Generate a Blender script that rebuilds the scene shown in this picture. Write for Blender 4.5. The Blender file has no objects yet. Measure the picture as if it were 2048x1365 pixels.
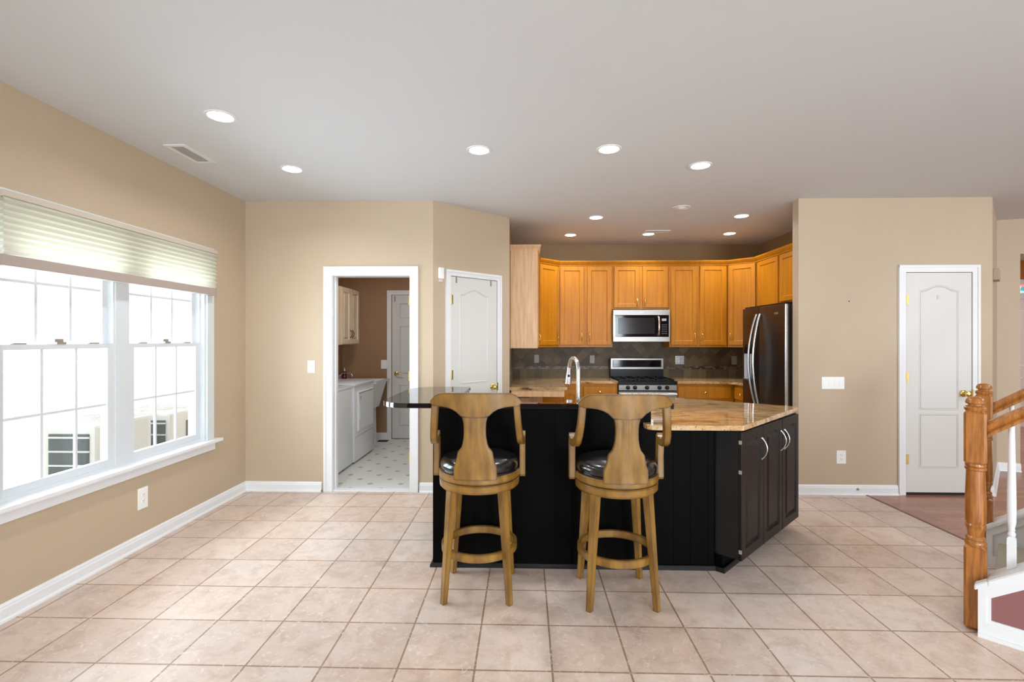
import bpy, bmesh, math, random
from mathutils import Matrix, Vector
random.seed(4)
S = bpy.context.scene
C = S.collection
PI = math.pi

# ------------------------------------------------------------------ camera, world, lights, exposure
cam_d = bpy.data.cameras.new('camera')
cam = bpy.data.objects.new('camera', cam_d); C.objects.link(cam)
cam.location = (0, 0, 1.43)
cam.rotation_euler = (PI/2, 0, 0.02685)
cam_d.sensor_width = 36; cam_d.sensor_fit = 'HORIZONTAL'
cam_d.lens = 968/2048*36
cam_d.shift_y = -2.5/2048
cam_d.clip_start = 0.05
S.camera = cam
S.view_settings.view_transform = 'Standard'
S.view_settings.look = 'None'
S.view_settings.gamma = 1
S.view_settings.use_curve_mapping = False
S.view_settings.exposure = -0.07

w = bpy.data.worlds.new('world'); S.world = w; w.use_nodes = True
bg = w.node_tree.nodes['Background']
bg.inputs[0].default_value = (0.86, 0.93, 1.0, 1); bg.inputs[1].default_value = 2.8

def area(name, loc, rot, sx, sy, power, color=(1, 1, 1), spread=PI, parent=None):
    d = bpy.data.lights.new(name, 'AREA'); d.shape = 'RECTANGLE'; d.size = sx; d.size_y = sy
    d.energy = power; d.color = color; d.spread = spread
    o = bpy.data.objects.new(name, d); C.objects.link(o)
    o.location = loc; o.rotation_euler = rot
    return o
sun_d = bpy.data.lights.new('sun', 'SUN'); sun_d.energy = 3.2; sun_d.angle = 0.05; sun_d.color = (1, .95, .88)
sun = bpy.data.objects.new('sun', sun_d); C.objects.link(sun)
sun.rotation_euler = (math.radians(42), 0, math.radians(75))      # travels away from the house: lights the yard and the neighbour's wall
# daylight entering the side window and the big windows of the rear wall, behind the camera
area('daylight_side', (-2.80, 3.15, 1.22), (0, -PI/2, 0), 1.3, 1.5, 68, (.74, .88, 1.0), math.radians(135))
area('daylight_rear_left', (-1.2, -3.9, 1.4), (PI/2, 0, 0), 2.2, 1.7, 80, (.80, .91, 1.0))
area('fill_rear_far', (7.0, -3.9, 1.5), (PI/2, 0, 0), 2.6, 1.8, 300, (.82, .92, 1.0))  # added light at an invented window, lifts closet wall, hall and right ceiling
area('daylight_rear_right', (2.4, -3.9, 1.4), (PI/2, 0, 0), 1.8, 1.7, 230, (.82, .92, 1.0))
area('laundry_fill', (-1.5, 5.4, 2.7), (0, 0, 0), .4, .4, 16, (.95, .97, 1.0))  # added fill under the laundry ceiling, no fixture modelled; brightens the appliances
area('foyer_fill', (7.0, 6.8, 2.7), (0, 0, 0), 1.0, 1.0, 40, (1.0, .93, .82))  # added overhead fill for the foyer, not daylight through an opening
area('hall_fill', (4.9, 2.2, 2.7), (0, 0, 0), 1.0, 1.0, 35, (.95, .97, 1.0))  # added fill below the ceiling, brightens the hall and entry

# ------------------------------------------------------------------ materials
def lin(c):
    c = c/255
    return c/12.92 if c <= .04045 else ((c+.055)/1.055)**2.4
def col(r, g, b): return (lin(r), lin(g), lin(b), 1)
def mat(name, c, rough=.5, metal=0, spec=.5, coat=0, bump=0, bscale=30, var=0, vscale=6, vcol=None, stretch=None, emit=None, estr=0, coord='Object', subs=0):
    m = bpy.data.materials.new(name); m.use_nodes = True
    nt = m.node_tree; b = nt.nodes['Principled BSDF']
    b.inputs['Base Color'].default_value = c
    b.inputs['Roughness'].default_value = rough
    b.inputs['Metallic'].default_value = metal
    b.inputs['Specular IOR Level'].default_value = spec
    if coat: b.inputs['Coat Weight'].default_value = coat; b.inputs['Coat Roughness'].default_value = .06
    if emit: b.inputs['Emission Color'].default_value = emit; b.inputs['Emission Strength'].default_value = estr
    tc = nt.nodes.new('ShaderNodeTexCoord'); mp = nt.nodes.new('ShaderNodeMapping')
    nt.links.new(tc.outputs[coord], mp.inputs[0])
    if stretch: mp.inputs['Scale'].default_value = stretch
    if var or vcol:
        n = nt.nodes.new('ShaderNodeTexNoise'); n.inputs['Scale'].default_value = vscale; n.inputs['Detail'].default_value = 6
        nt.links.new(mp.outputs[0], n.inputs[0])
        r = nt.nodes.new('ShaderNodeValToRGB')
        r.color_ramp.elements[0].position = .32; r.color_ramp.elements[1].position = .68
        c2 = vcol if vcol else tuple(x*(1-var) for x in c[:3])+(1,)
        r.color_ramp.elements[0].color = c2; r.color_ramp.elements[1].color = c
        nt.links.new(n.outputs[0], r.inputs[0]); nt.links.new(r.outputs[0], b.inputs['Base Color'])
    if bump:
        n2 = nt.nodes.new('ShaderNodeTexNoise'); n2.inputs['Scale'].default_value = bscale; n2.inputs['Detail'].default_value = 3
        nt.links.new(mp.outputs[0], n2.inputs[0])
        bp = nt.nodes.new('ShaderNodeBump'); bp.inputs['Strength'].default_value = bump; bp.inputs['Distance'].default_value = .01
        nt.links.new(n2.outputs[0], bp.inputs['Height']); nt.links.new(bp.outputs[0], b.inputs['Normal'])
    return m
M = {}
M['wall'] = mat('wall_paint', col(190, 171, 145), .6, bump=.04, bscale=180, var=.02)
M['wall_laundry'] = mat('laundry_paint', col(158, 122, 88), .6, bump=.04, bscale=180)
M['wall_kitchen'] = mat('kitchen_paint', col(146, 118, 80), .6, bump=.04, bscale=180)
M['ceil'] = mat('ceiling_paint', col(212, 215, 217), .8, bump=.03, bscale=200)
M['trim'] = mat('white_trim', col(230, 231, 231), .35)
M['trimshade'] = mat('white_door', col(214, 213, 208), .4)
M['vinyl'] = mat('window_vinyl', col(214, 219, 222), .3)
M['maple'] = mat('maple', col(184, 120, 22), .4, spec=.3, vcol=col(170, 104, 15), vscale=5, stretch=(6, 6, .5))
M['maple_pale'] = mat('maple_veneer', col(222, 182, 140), .4, vcol=col(200, 156, 112), vscale=5, stretch=(7, 7, .6))
M['oak'] = mat('oak', col(184, 118, 50), .3, coat=.3, vcol=col(136, 78, 26), vscale=9, stretch=(9, 9, .9))
M['stoolwood'] = mat('glazed_stool_wood', col(154, 113, 44), .36, coat=.2, vcol=col(114, 79, 24), vscale=5, stretch=(4, 4, 1.2))
def glaze_edges(m):                                        # dark antique glaze rubbed into the edges of the wood
    nt = m.node_tree; b = nt.nodes['Principled BSDF']
    bv = nt.nodes.new('ShaderNodeBevel'); bv.samples = 6; bv.inputs[0].default_value = .016
    ge = nt.nodes.new('ShaderNodeNewGeometry'); dt = nt.nodes.new('ShaderNodeVectorMath'); dt.operation = 'DOT_PRODUCT'
    nt.links.new(bv.outputs[0], dt.inputs[0]); nt.links.new(ge.outputs['True Normal'], dt.inputs[1])
    r = nt.nodes.new('ShaderNodeValToRGB'); r.color_ramp.elements[0].position = .80; r.color_ramp.elements[0].color = (.16, .11, .07, 1); r.color_ramp.elements[1].position = .996
    nt.links.new(dt.outputs['Value'], r.inputs[0])
    mx = nt.nodes.new('ShaderNodeMix'); mx.data_type = 'RGBA'; mx.blend_type = 'MULTIPLY'; mx.inputs[0].default_value = 1
    src = b.inputs['Base Color'].links[0].from_socket
    nt.links.new(src, mx.inputs[6]); nt.links.new(r.outputs[0], mx.inputs[7]); nt.links.new(mx.outputs[2], b.inputs['Base Color'])
glaze_edges(M['stoolwood'])
M['glaze'] = mat('dark_glaze', col(48, 34, 16), .45)
M['leather'] = mat('black_leather', col(18, 18, 20), .22, coat=.5, bump=.05, bscale=120)
M['black'] = mat('black_lacquer', col(8, 7, 6), .5, spec=.04, var=.2)
M['blacksatin'] = mat('black_satin_paint', col(14, 15, 18), .32, spec=.5)
M['blackbar'] = mat('black_granite', col(14, 14, 15), .03, spec=.85)
M['espresso'] = mat('espresso_wood', col(34, 25, 23), .4, spec=.25, vcol=col(22, 16, 14), vscale=6, stretch=(8, 8, .5))
M['steel'] = mat('stainless', col(150, 145, 140), .34, 1, bump=.03, bscale=20, stretch=(1, 1, 60))
M['steeldark'] = mat('black_stainless', col(84, 76, 70), .34, 1)
M['chrome'] = mat('brushed_nickel', col(196, 196, 196), .27, 1)
M['brass'] = mat('brass', col(218, 194, 124), .26, 1)
M['blackglass'] = mat('black_glass', col(10, 9, 10), .06, spec=.35)
M['blackmetal'] = mat('black_enamel', col(12, 12, 12), .3, spec=.25)
M['plastic'] = mat('white_plastic', col(240, 240, 236), .35)
M['plastic_beige'] = mat('beige_plastic', col(192, 180, 164), .5)
M['plateg'] = mat('grey_plate', col(150, 144, 130), .4)
M['dark'] = mat('dark_gap', col(20, 19, 18), .7)
M['appl'] = mat('white_enamel', col(232, 238, 240), .25, coat=.4)
M['burgundy'] = mat('burgundy_paint', col(140, 92, 90), .55, bump=.04, bscale=180)
M['carpet'] = mat('beige_carpet', col(196, 186, 164), .95, bump=.8, bscale=500, var=.2, vscale=300)
M['siding'] = mat('cream_siding', col(240, 236, 228), .7)
M['ac'] = mat('condenser_shell', col(206, 206, 200), .5)
M['acgrill'] = mat('condenser_grille', col(70, 82, 84), .5)
M['orangewall'] = mat('rust_paint', col(150, 84, 24), .6)
M['gravel'] = mat('yard_gravel', col(214, 210, 202), .9, vcol=col(172, 166, 156), vscale=40, bump=.6, bscale=60)
M['lightemit'] = mat('lamp_diffuser', col(255, 255, 255), .5, emit=(1, .97, .92, 1), estr=14)
M['soap'] = mat('red_soap_bottle', col(96, 22, 26), .2, coat=.5)

def floor_tile():
    m = bpy.data.materials.new('floor_tile'); m.use_nodes = True; nt = m.node_tree; b = nt.nodes['Principled BSDF']
    tc = nt.nodes.new('ShaderNodeTexCoord'); mp = nt.nodes.new('ShaderNodeMapping')
    mp.inputs['Location'].default_value = (-.118+.336*20, -2.425+.336*20, 0)
    nt.links.new(tc.outputs['Object'], mp.inputs[0])
    br = nt.nodes.new('ShaderNodeTexBrick'); br.offset = 0; br.squash = 1
    br.inputs['Scale'].default_value = 1; br.inputs['Brick Width'].default_value = .336; br.inputs['Row Height'].default_value = .336
    br.inputs['Mortar Size'].default_value = .005; br.inputs['Mortar Smooth'].default_value = .25; br.inputs['Bias'].default_value = 0
    br.inputs['Color1'].default_value = col(223, 209, 198); br.inputs['Color2'].default_value = col(208, 190, 177)
    br.inputs['Mortar'].default_value = col(158, 134, 112)
    nt.links.new(mp.outputs[0], br.inputs[0])
    n = nt.nodes.new('ShaderNodeTexNoise'); n.inputs['Scale'].default_value = 8; n.inputs['Detail'].default_value = 9; n.inputs['Roughness'].default_value = .72; n.inputs['Distortion'].default_value = .6
    nt.links.new(tc.outputs['Object'], n.inputs[0])
    r = nt.nodes.new('ShaderNodeValToRGB'); e = r.color_ramp.elements
    e[0].position = .3; e[0].color = (.74, .67, .62, 1); e[1].position = .72; e[1].color = (1.0, 1.0, 1.0, 1)
    e2 = r.color_ramp.elements.new(.52); e2.color = (.96, .93, .91, 1)
    nt.links.new(n.outputs[0], r.inputs[0])
    # scattered light scratches of the slate-look glaze
    n3 = nt.nodes.new('ShaderNodeTexNoise'); n3.inputs['Scale'].default_value = 22; n3.inputs['Detail'].default_value = 4; n3.inputs['Distortion'].default_value = 2.2
    nt.links.new(tc.outputs['Object'], n3.inputs[0])
    r3 = nt.nodes.new('ShaderNodeValToRGB'); q = r3.color_ramp.elements
    q[0].position = .58; q[0].color = (0, 0, 0, 1); q[1].position = .68; q[1].color = (.55, .55, .55, 1)
    nt.links.new(n3.outputs[0], r3.inputs[0])
    mx = nt.nodes.new('ShaderNodeMix'); mx.data_type = 'RGBA'; mx.blend_type = 'MULTIPLY'; mx.inputs[0].default_value = 1
    # broad tan and grey-pink tint imitating uneven room light, put into the tile colour
    nb = nt.nodes.new('ShaderNodeTexNoise'); nb.inputs['Scale'].default_value = 1.1; nb.inputs['Detail'].default_value = 3
    nt.links.new(tc.outputs['Object'], nb.inputs[0])
    rb = nt.nodes.new('ShaderNodeValToRGB'); rb.color_ramp.elements[0].position = .4; rb.color_ramp.elements[1].position = .6
    rb.color_ramp.elements[0].color = (1.0, .95, .89, 1); rb.color_ramp.elements[1].color = (.97, .985, 1.0, 1)
    nt.links.new(nb.outputs[0], rb.inputs[0])
    mb_ = nt.nodes.new('ShaderNodeMix'); mb_.data_type = 'RGBA'; mb_.blend_type = 'MULTIPLY'; mb_.inputs[0].default_value = 1
    nt.links.new(r.outputs[0], mb_.inputs[6]); nt.links.new(rb.outputs[0], mb_.inputs[7])
    nt.links.new(br.outputs['Color'], mx.inputs[6]); nt.links.new(mb_.outputs[2], mx.inputs[7])
    mx2 = nt.nodes.new('ShaderNodeMix'); mx2.data_type = 'RGBA'
    mx2.inputs[7].default_value = col(226, 214, 204)
    nt.links.new(r3.outputs[0], mx2.inputs[0]); nt.links.new(mx.outputs[2], mx2.inputs[6])
    nt.links.new(mx2.outputs[2], b.inputs['Base Color'])
    b.inputs['Roughness'].default_value = .34
    b.inputs['Specular IOR Level'].default_value = .5
    bp = nt.nodes.new('ShaderNodeBump'); bp.inputs['Strength'].default_value = .35; bp.inputs['Distance'].default_value = .004
    iv = nt.nodes.new('ShaderNodeMath'); iv.operation = 'MULTIPLY_ADD'; iv.inputs[1].default_value = -1.2; 
    nt.links.new(br.outputs['Fac'], iv.inputs[0]); nt.links.new(n.outputs[0], iv.inputs[2])
    nt.links.new(iv.outputs[0], bp.inputs['Height']); nt.links.new(bp.outputs[0], b.inputs['Normal'])
    return m
M['tile'] = floor_tile()

def brick_mat(name, bw, rh, mortar, c1, c2, mc, rot=0, loc=(0, 0, 0), off=0, rough=.4, axes='XZ', bumps=.3, varn=.25, nscale=10):
    m = bpy.data.materials.new(name); m.use_nodes = True; nt = m.node_tree; b = nt.nodes['Principled BSDF']
    tc = nt.nodes.new('ShaderNodeTexCoord')
    sp = nt.nodes.new('ShaderNodeSeparateXYZ'); cb = nt.nodes.new('ShaderNodeCombineXYZ')
    nt.links.new(tc.outputs['Object'], sp.inputs[0])
    a = nt.nodes.new('ShaderNodeMath'); a.operation = 'ADD'
    nt.links.new(sp.outputs[0], a.inputs[0])
    if axes == 'XZ':
        nt.links.new(sp.outputs[1], a.inputs[1]); nt.links.new(a.outputs[0], cb.inputs[0]); nt.links.new(sp.outputs[2], cb.inputs[1])
    else:
        a.inputs[1].default_value = 0; nt.links.new(a.outputs[0], cb.inputs[0]); nt.links.new(sp.outputs[1], cb.inputs[1])
    mp = nt.nodes.new('ShaderNodeMapping'); mp.inputs['Rotation'].default_value = (0, 0, rot); mp.inputs['Location'].default_value = loc
    nt.links.new(cb.outputs[0], mp.inputs[0])
    br = nt.nodes.new('ShaderNodeTexBrick'); br.offset = off; br.squash = 1
    br.inputs['Scale'].default_value = 1; br.inputs['Brick Width'].default_value = bw; br.inputs['Row Height'].default_value = rh
    br.inputs['Mortar Size'].default_value = mortar; br.inputs['Mortar Smooth'].default_value = .2
    br.inputs['Color1'].default_value = c1; br.inputs['Color2'].default_value = c2; br.inputs['Mortar'].default_value = mc
    nt.links.new(mp.outputs[0], br.inputs[0])
    n = nt.nodes.new('ShaderNodeTexNoise'); n.inputs['Scale'].default_value = nscale; n.inputs['Detail'].default_value = 5
    nt.links.new(tc.outputs['Object'], n.inputs[0])
    r = nt.nodes.new('ShaderNodeValToRGB'); r.color_ramp.elements[0].position = .3; r.color_ramp.elements[1].position = .7
    r.color_ramp.elements[0].color = (1-varn, 1-varn, 1-varn, 1)
    nt.links.new(n.outputs[0], r.inputs[0])
    mx = nt.nodes.new('ShaderNodeMix'); mx.data_type = 'RGBA'; mx.blend_type = 'MULTIPLY'; mx.inputs[0].default_value = 1
    nt.links.new(br.outputs['Color'], mx.inputs[6]); nt.links.new(r.outputs[0], mx.inputs[7])
    nt.links.new(mx.outputs[2], b.inputs['Base Color']); b.inputs['Roughness'].default_value = rough
    bp = nt.nodes.new('ShaderNodeBump'); bp.invert = True; bp.inputs['Strength'].default_value = bumps; bp.inputs['Distance'].default_value = .003
    nt.links.new(br.outputs['Fac'], bp.inputs['Height']); nt.links.new(bp.outputs[0], b.inputs['Normal'])
    return m
T1, T2 = col(114, 92, 60), col(72, 56, 36)
M['bs_straight'] = brick_mat('slate_tile_row', .102, .2, .0015, col(122, 104, 66), col(88, 72, 48), col(80, 66, 48), loc=(0, -.9, 0), rough=.55)
M['bs_diamond'] = brick_mat('slate_tile_diamond', .102, .102, .0015, T1, T2, col(80, 68, 50), rot=PI/4, rough=.55)
M['bs_mosaic'] = brick_mat('slate_mosaic', .036, .0205, .0014, col(136, 112, 78), col(34, 16, 10), col(84, 70, 50), off=.5, loc=(0, -1.025, 0))
M['woodfloor'] = brick_mat('wood_plank', 1.1, .083, .0009, col(180, 126, 102), col(154, 102, 80), col(100, 62, 48), off=.37, rough=.28, axes='XY', bumps=.1, varn=.22, nscale=14)
M['acfin'] = brick_mat('condenser_fins', .012, .05, .002, col(70, 82, 84), col(60, 70, 72), col(150, 150, 146))

def vinylfloor():
    m = bpy.data.materials.new('laundry_vinyl'); m.use_nodes = True; nt = m.node_tree; b = nt.nodes['Principled BSDF']
    tc = nt.nodes.new('ShaderNodeTexCoord'); mp = nt.nodes.new('ShaderNodeMapping')
    mp.inputs['Rotation'].default_value = (0, 0, PI/4); mp.inputs['Scale'].default_value = (4.6, 4.6, 4.6)
    nt.links.new(tc.outputs['Object'], mp.inputs[0])
    sp = nt.nodes.new('ShaderNodeSeparateXYZ'); nt.links.new(mp.outputs[0], sp.inputs[0])
    ds = []
    for k in (0, 1):
        f = nt.nodes.new('ShaderNodeMath'); f.operation = 'FRACT'; nt.links.new(sp.outputs[k], f.inputs[0])
        s = nt.nodes.new('ShaderNodeMath'); s.operation = 'SUBTRACT'; s.inputs[1].default_value = .5; nt.links.new(f.outputs[0], s.inputs[0])
        a = nt.nodes.new('ShaderNodeMath'); a.operation = 'ABSOLUTE'; nt.links.new(s.outputs[0], a.inputs[0]); ds.append(a)
    mxm = nt.nodes.new('ShaderNodeMath'); mxm.operation = 'MAXIMUM'
    nt.links.new(ds[0].outputs[0], mxm.inputs[0]); nt.links.new(ds[1].outputs[0], mxm.inputs[1])
    r = nt.nodes.new('ShaderNodeValToRGB'); e = r.color_ramp.elements; r.color_ramp.interpolation = 'CONSTANT'
    e[0].position = 0; e[0].color = col(168, 164, 156); e[1].position = .11; e[1].color = col(222, 222, 216)
    nt.links.new(mxm.outputs[0], r.inputs[0])
    nt.links.new(r.outputs[0], b.inputs['Base Color']); b.inputs['Roughness'].default_value = .3
    return m
M['vinylfloor'] = vinylfloor()

def granite():
    m = bpy.data.materials.new('tan_granite'); m.use_nodes = True; nt = m.node_tree; b = nt.nodes['Principled BSDF']
    tc = nt.nodes.new('ShaderNodeTexCoord'); mp = nt.nodes.new('ShaderNodeMapping')
    mp.inputs['Rotation'].default_value = (0, 0, .55); mp.inputs['Scale'].default_value = (1.2, 3.6, 2)
    nt.links.new(tc.outputs['Object'], mp.inputs[0])
    n = nt.nodes.new('ShaderNodeTexNoise'); n.inputs['Scale'].default_value = 2.6; n.inputs['Detail'].default_value = 9; n.inputs['Roughness'].default_value = .62; n.inputs['Distortion'].default_value = 1.6
    nt.links.new(mp.outputs[0], n.inputs[0])
    r = nt.nodes.new('ShaderNodeValToRGB'); e = r.color_ramp.elements
    e[0].position = .33; e[0].color = col(74, 54, 38); e[1].position = .76; e[1].color = col(214, 198, 172)
    x = e.new(.38); x.color = col(158, 122, 84); x = e.new(.5); x.color = col(198, 160, 110); x = e.new(.62); x.color = col(208, 178, 134)
    nt.links.new(n.outputs[0], r.inputs[0])
    v = nt.nodes.new('ShaderNodeTexNoise'); v.inputs['Scale'].default_value = 90; v.inputs['Detail'].default_value = 3
    nt.links.new(tc.outputs['Object'], v.inputs[0])
    r2 = nt.nodes.new('ShaderNodeValToRGB'); q = r2.color_ramp.elements
    q[0].position = .33; q[0].color = (.35, .28, .24, 1); q[1].position = .43; q[1].color = (1, 1, 1, 1)
    nt.links.new(v.outputs[0], r2.inputs[0])
    mx = nt.nodes.new('ShaderNodeMix'); mx.data_type = 'RGBA'; mx.blend_type = 'MULTIPLY'; mx.inputs[0].default_value = .8
    nt.links.new(r.outputs[0], mx.inputs[6]); nt.links.new(r2.outputs[0], mx.inputs[7])
    nt.links.new(mx.outputs[2], b.inputs['Base Color']); b.inputs['Roughness'].default_value = .06
    b.inputs['Coat Weight'].default_value = .3; b.inputs['Coat Roughness'].default_value = .04
    return m
M['granite'] = granite()

def glass():
    m = bpy.data.materials.new('window_glass'); m.use_nodes = True; nt = m.node_tree
    for n in list(nt.nodes):
        if n.type == 'BSDF_PRINCIPLED': nt.nodes.remove(n)
    o = [n for n in nt.nodes if n.type == 'OUTPUT_MATERIAL'][0]
    t = nt.nodes.new('ShaderNodeBsdfTransparent'); g = nt.nodes.new('ShaderNodeBsdfGlossy'); g.inputs['Roughness'].default_value = .01
    x = nt.nodes.new('ShaderNodeMixShader'); x.inputs[0].default_value = .05
    nt.links.new(t.outputs[0], x.inputs[1]); nt.links.new(g.outputs[0], x.inputs[2]); nt.links.new(x.outputs[0], o.inputs[0])
    return m
M['glass'] = glass()
def shade_fabric():
    m = bpy.data.materials.new('cellular_fabric'); m.use_nodes = True; nt = m.node_tree
    o = [n for n in nt.nodes if n.type == 'OUTPUT_MATERIAL'][0]
    d = nt.nodes.new('ShaderNodeBsdfDiffuse'); d.inputs[0].default_value = col(228, 225, 210)
    t = nt.nodes.new('ShaderNodeBsdfTranslucent'); t.inputs[0].default_value = col(238, 238, 228)
    x = nt.nodes.new('ShaderNodeMixShader'); x.inputs[0].default_value = .66
    nt.links.new(d.outputs[0], x.inputs[1]); nt.links.new(t.outputs[0], x.inputs[2]); nt.links.new(x.outputs[0], o.inputs[0])
    return m
M['shade'] = shade_fabric()
def stained():
    m = bpy.data.materials.new('stained_glass'); m.use_nodes = True; nt = m.node_tree; b = nt.nodes['Principled BSDF']
    tc = nt.nodes.new('ShaderNodeTexCoord'); v = nt.nodes.new('ShaderNodeTexVoronoi'); v.inputs['Scale'].default_value = 14
    nt.links.new(tc.outputs['Object'], v.inputs[0])
    r = nt.nodes.new('ShaderNodeValToRGB'); e = r.color_ramp.elements; r.color_ramp.interpolation = 'CONSTANT'
    e[0].color = col(240, 248, 250); e[1].position = .8; e[1].color = col(80, 150, 150)
    x = e.new(.45); x.color = col(150, 205, 215); x = e.new(.66); x.color = col(214, 130, 130)
    sp = nt.nodes.new('ShaderNodeSeparateColor'); nt.links.new(v.outputs['Color'], sp.inputs[0]); nt.links.new(sp.outputs[0], r.inputs[0])
    nt.links.new(r.outputs[0], b.inputs['Emission Color']); b.inputs['Emission Strength'].default_value = .9
    nt.links.new(r.outputs[0], b.inputs['Base Color'])
    return m
M['stained'] = stained()

# ------------------------------------------------------------------ mesh helpers
class MB:
    def __init__(s): s.bm = bmesh.new()
    def box(s, x0, x1, y0, y1, z0, z1, bev=0):
        return s.prism([(x0, y0), (x1, y0), (x1, y1), (x0, y1)], z0, z1, bev)
    def prism(s, pts, z0, z1, bev=0):                      # polygon in plan, extruded upward
        a = sum(pts[i][0]*pts[(i+1) % len(pts)][1]-pts[(i+1) % len(pts)][0]*pts[i][1] for i in range(len(pts)))
        if a < 0: pts = pts[::-1]
        b = s.bm
        lo = [b.verts.new((x, y, z0)) for x, y in pts]; hi = [b.verts.new((x, y, z1)) for x, y in pts]
        fs = [b.faces.new(lo[::-1]), b.faces.new(hi)]
        n = len(pts)
        for i in range(n): fs.append(b.faces.new((lo[i], lo[(i+1) % n], hi[(i+1) % n], hi[i])))
        if bev:
            es = list({e for f in fs for e in f.edges})
            bmesh.ops.bevel(b, geom=es, offset=bev, segments=2, affect='EDGES', profile=.6)
        return s
    def tprism(s, pts, a0, a1, mp, bev=0):                 # polygon (u,v) extruded along a, mp(u,v,a)->xyz
        b = s.bm
        lo = [b.verts.new(mp(u, v, a0)) for u, v in pts]; hi = [b.verts.new(mp(u, v, a1)) for u, v in pts]
        fs = [b.faces.new(lo[::-1]), b.faces.new(hi)]; n = len(pts)
        for i in range(n): fs.append(b.faces.new((lo[i], lo[(i+1) % n], hi[(i+1) % n], hi[i])))
        if bev:
            es = list({e for f in fs for e in f.edges})
            bmesh.ops.bevel(b, geom=es, offset=bev, segments=2, affect='EDGES')
        bmesh.ops.recalc_face_normals(b, faces=[f for f in b.faces if f.is_valid])
        return s
    def loft(s, rings, cap0=True, cap1=True, closed=True):
        b = s.bm
        rs = [[b.verts.new(p) for p in r] for r in rings]
        n = len(rs[0])
        for i in range(len(rs)-1):
            for j in range(n if closed else n-1):
                try: b.faces.new((rs[i][j], rs[i][(j+1) % n], rs[i+1][(j+1) % n], rs[i+1][j]))
                except ValueError: pass
        if cap0: b.faces.new(rs[0][::-1])
        if cap1: b.faces.new(rs[-1])
        return s
    def lathe(s, prof, c=(0, 0, 0), seg=32, axis='Z'):     # prof (r, h)
        rings = []
        for r, h in prof:
            ring = []
            for k in range(seg):
                a = 2*PI*k/seg; x, y = r*math.cos(a), r*math.sin(a)
                if axis == 'Z': p = (c[0]+x, c[1]+y, c[2]+h)
                elif axis == 'Y': p = (c[0]+x, c[1]-h, c[2]+y)     # h grows toward -y (out of a front)
                else: p = (c[0]+h, c[1]+x, c[2]+y)
                ring.append(p)
            rings.append(ring)
        return s.loft(rings)
    def tube(s, path, r, seg=12, sx=1, sy=1):
        pts = [Vector(p) for p in path]; rings = []
        rr = r if isinstance(r, (list, tuple)) else [r]*len(pts)
        up = None
        for i, p in enumerate(pts):
            t = (pts[min(i+1, len(pts)-1)]-pts[max(i-1, 0)]).normalized()
            if up is None:
                up = Vector((0, 0, 1)) if abs(t.z) < .9 else Vector((1, 0, 0))
            a = t.cross(up).normalized(); up = a.cross(t).normalized()
            rings.append([tuple(p+rr[i]*(sx*math.cos(2*PI*k/seg)*a+sy*math.sin(2*PI*k/seg)*up)) for k in range(seg)])
        return s.loft(rings)
    def rectloft(s, x0, x1, z0, z1, levels, yb=0):         # nested rectangles; levels (inset, y)
        rings = []
        for i, y in levels:
            rings.append([(x0+i, y, z0+i), (x1-i, y, z0+i), (x1-i, y, z1-i), (x0+i, y, z1-i)])
        return s.loft(rings)
    def xform(s, m):
        s.bm.transform(m); return s
    def build(s, name, m, parent=None, smooth=None, loc=None, rotz=0):
        bmesh.ops.recalc_face_normals(s.bm, faces=s.bm.faces)
        me = bpy.data.meshes.new(name); s.bm.to_mesh(me); s.bm.free()
        me.materials.append(M[m] if isinstance(m, str) else m)
        if smooth is not None:
            me.polygons.foreach_set('use_smooth', [True]*len(me.polygons))
            try: me.set_sharp_from_angle(angle=math.radians(smooth))
            except Exception: pass
        o = bpy.data.objects.new(name, me); C.objects.link(o)
        if parent is not None: o.parent = parent
        if loc is not None: o.location = loc
        if rotz: o.rotation_euler = (0, 0, rotz)
        return o
def offset_poly(path, d, closed=False):
    n = len(path); out = []
    for i in range(n):
        p = Vector(path[i])
        if closed or 0 < i < n-1:
            a = (p-Vector(path[i-1])).normalized(); b = (Vector(path[(i+1) % n])-p).normalized()
            na = Vector((a.y, -a.x)); nb = Vector((b.y, -b.x)); m = (na+nb).normalized()
            out.append(p+m*(d/max(.3, m.dot(na))))
        else:
            a = (Vector(path[1])-p) if i == 0 else (p-Vector(path[i-1])); a.normalize()
            out.append(p+Vector((a.y, -a.x))*d)
    return out
def sweep(mb, path, prof, closed=False):                   # prof (offset to the right of travel, z)
    cols = [offset_poly(path, d, closed) for d, z in prof]
    rings = [[(cols[j][i].x, cols[j][i].y, prof[j][1]) for j in range(len(prof))] for i in range(len(path))]
    if closed: rings.append(rings[0])
    mb.loft(rings, not closed, not closed)
    return mb
def thing(name, label, cat, loc=(0, 0, 0), rotz=0, group=None, kind=None):
    o = bpy.data.objects.new(name, None); C.objects.link(o); o.location = loc; o.rotation_euler = (0, 0, rotz)
    o.empty_display_size = .1
    if label: o['label'] = label
    if cat: o['category'] = cat
    if group: o['group'] = group
    if kind: o['kind'] = kind
    return o
def tag(o, label, cat, group=None):
    o['label'] = label; o['category'] = cat
    if group: o['group'] = group
    return o
def struct(o, label=None):
    o['kind'] = 'structure'
    if label: o['label'] = label
    return o
def dup(root, loc, rotz, label=None):
    r = root.copy(); C.objects.link(r); r.location = loc; r.rotation_euler = (0, 0, rotz)
    if label: r['label'] = label
    for ch in list(root.children):
        c = ch.copy(); C.objects.link(c); c.parent = r
        for g in list(ch.children):
            d = g.copy(); C.objects.link(d); d.parent = c
    return r
H = 2.74

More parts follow.
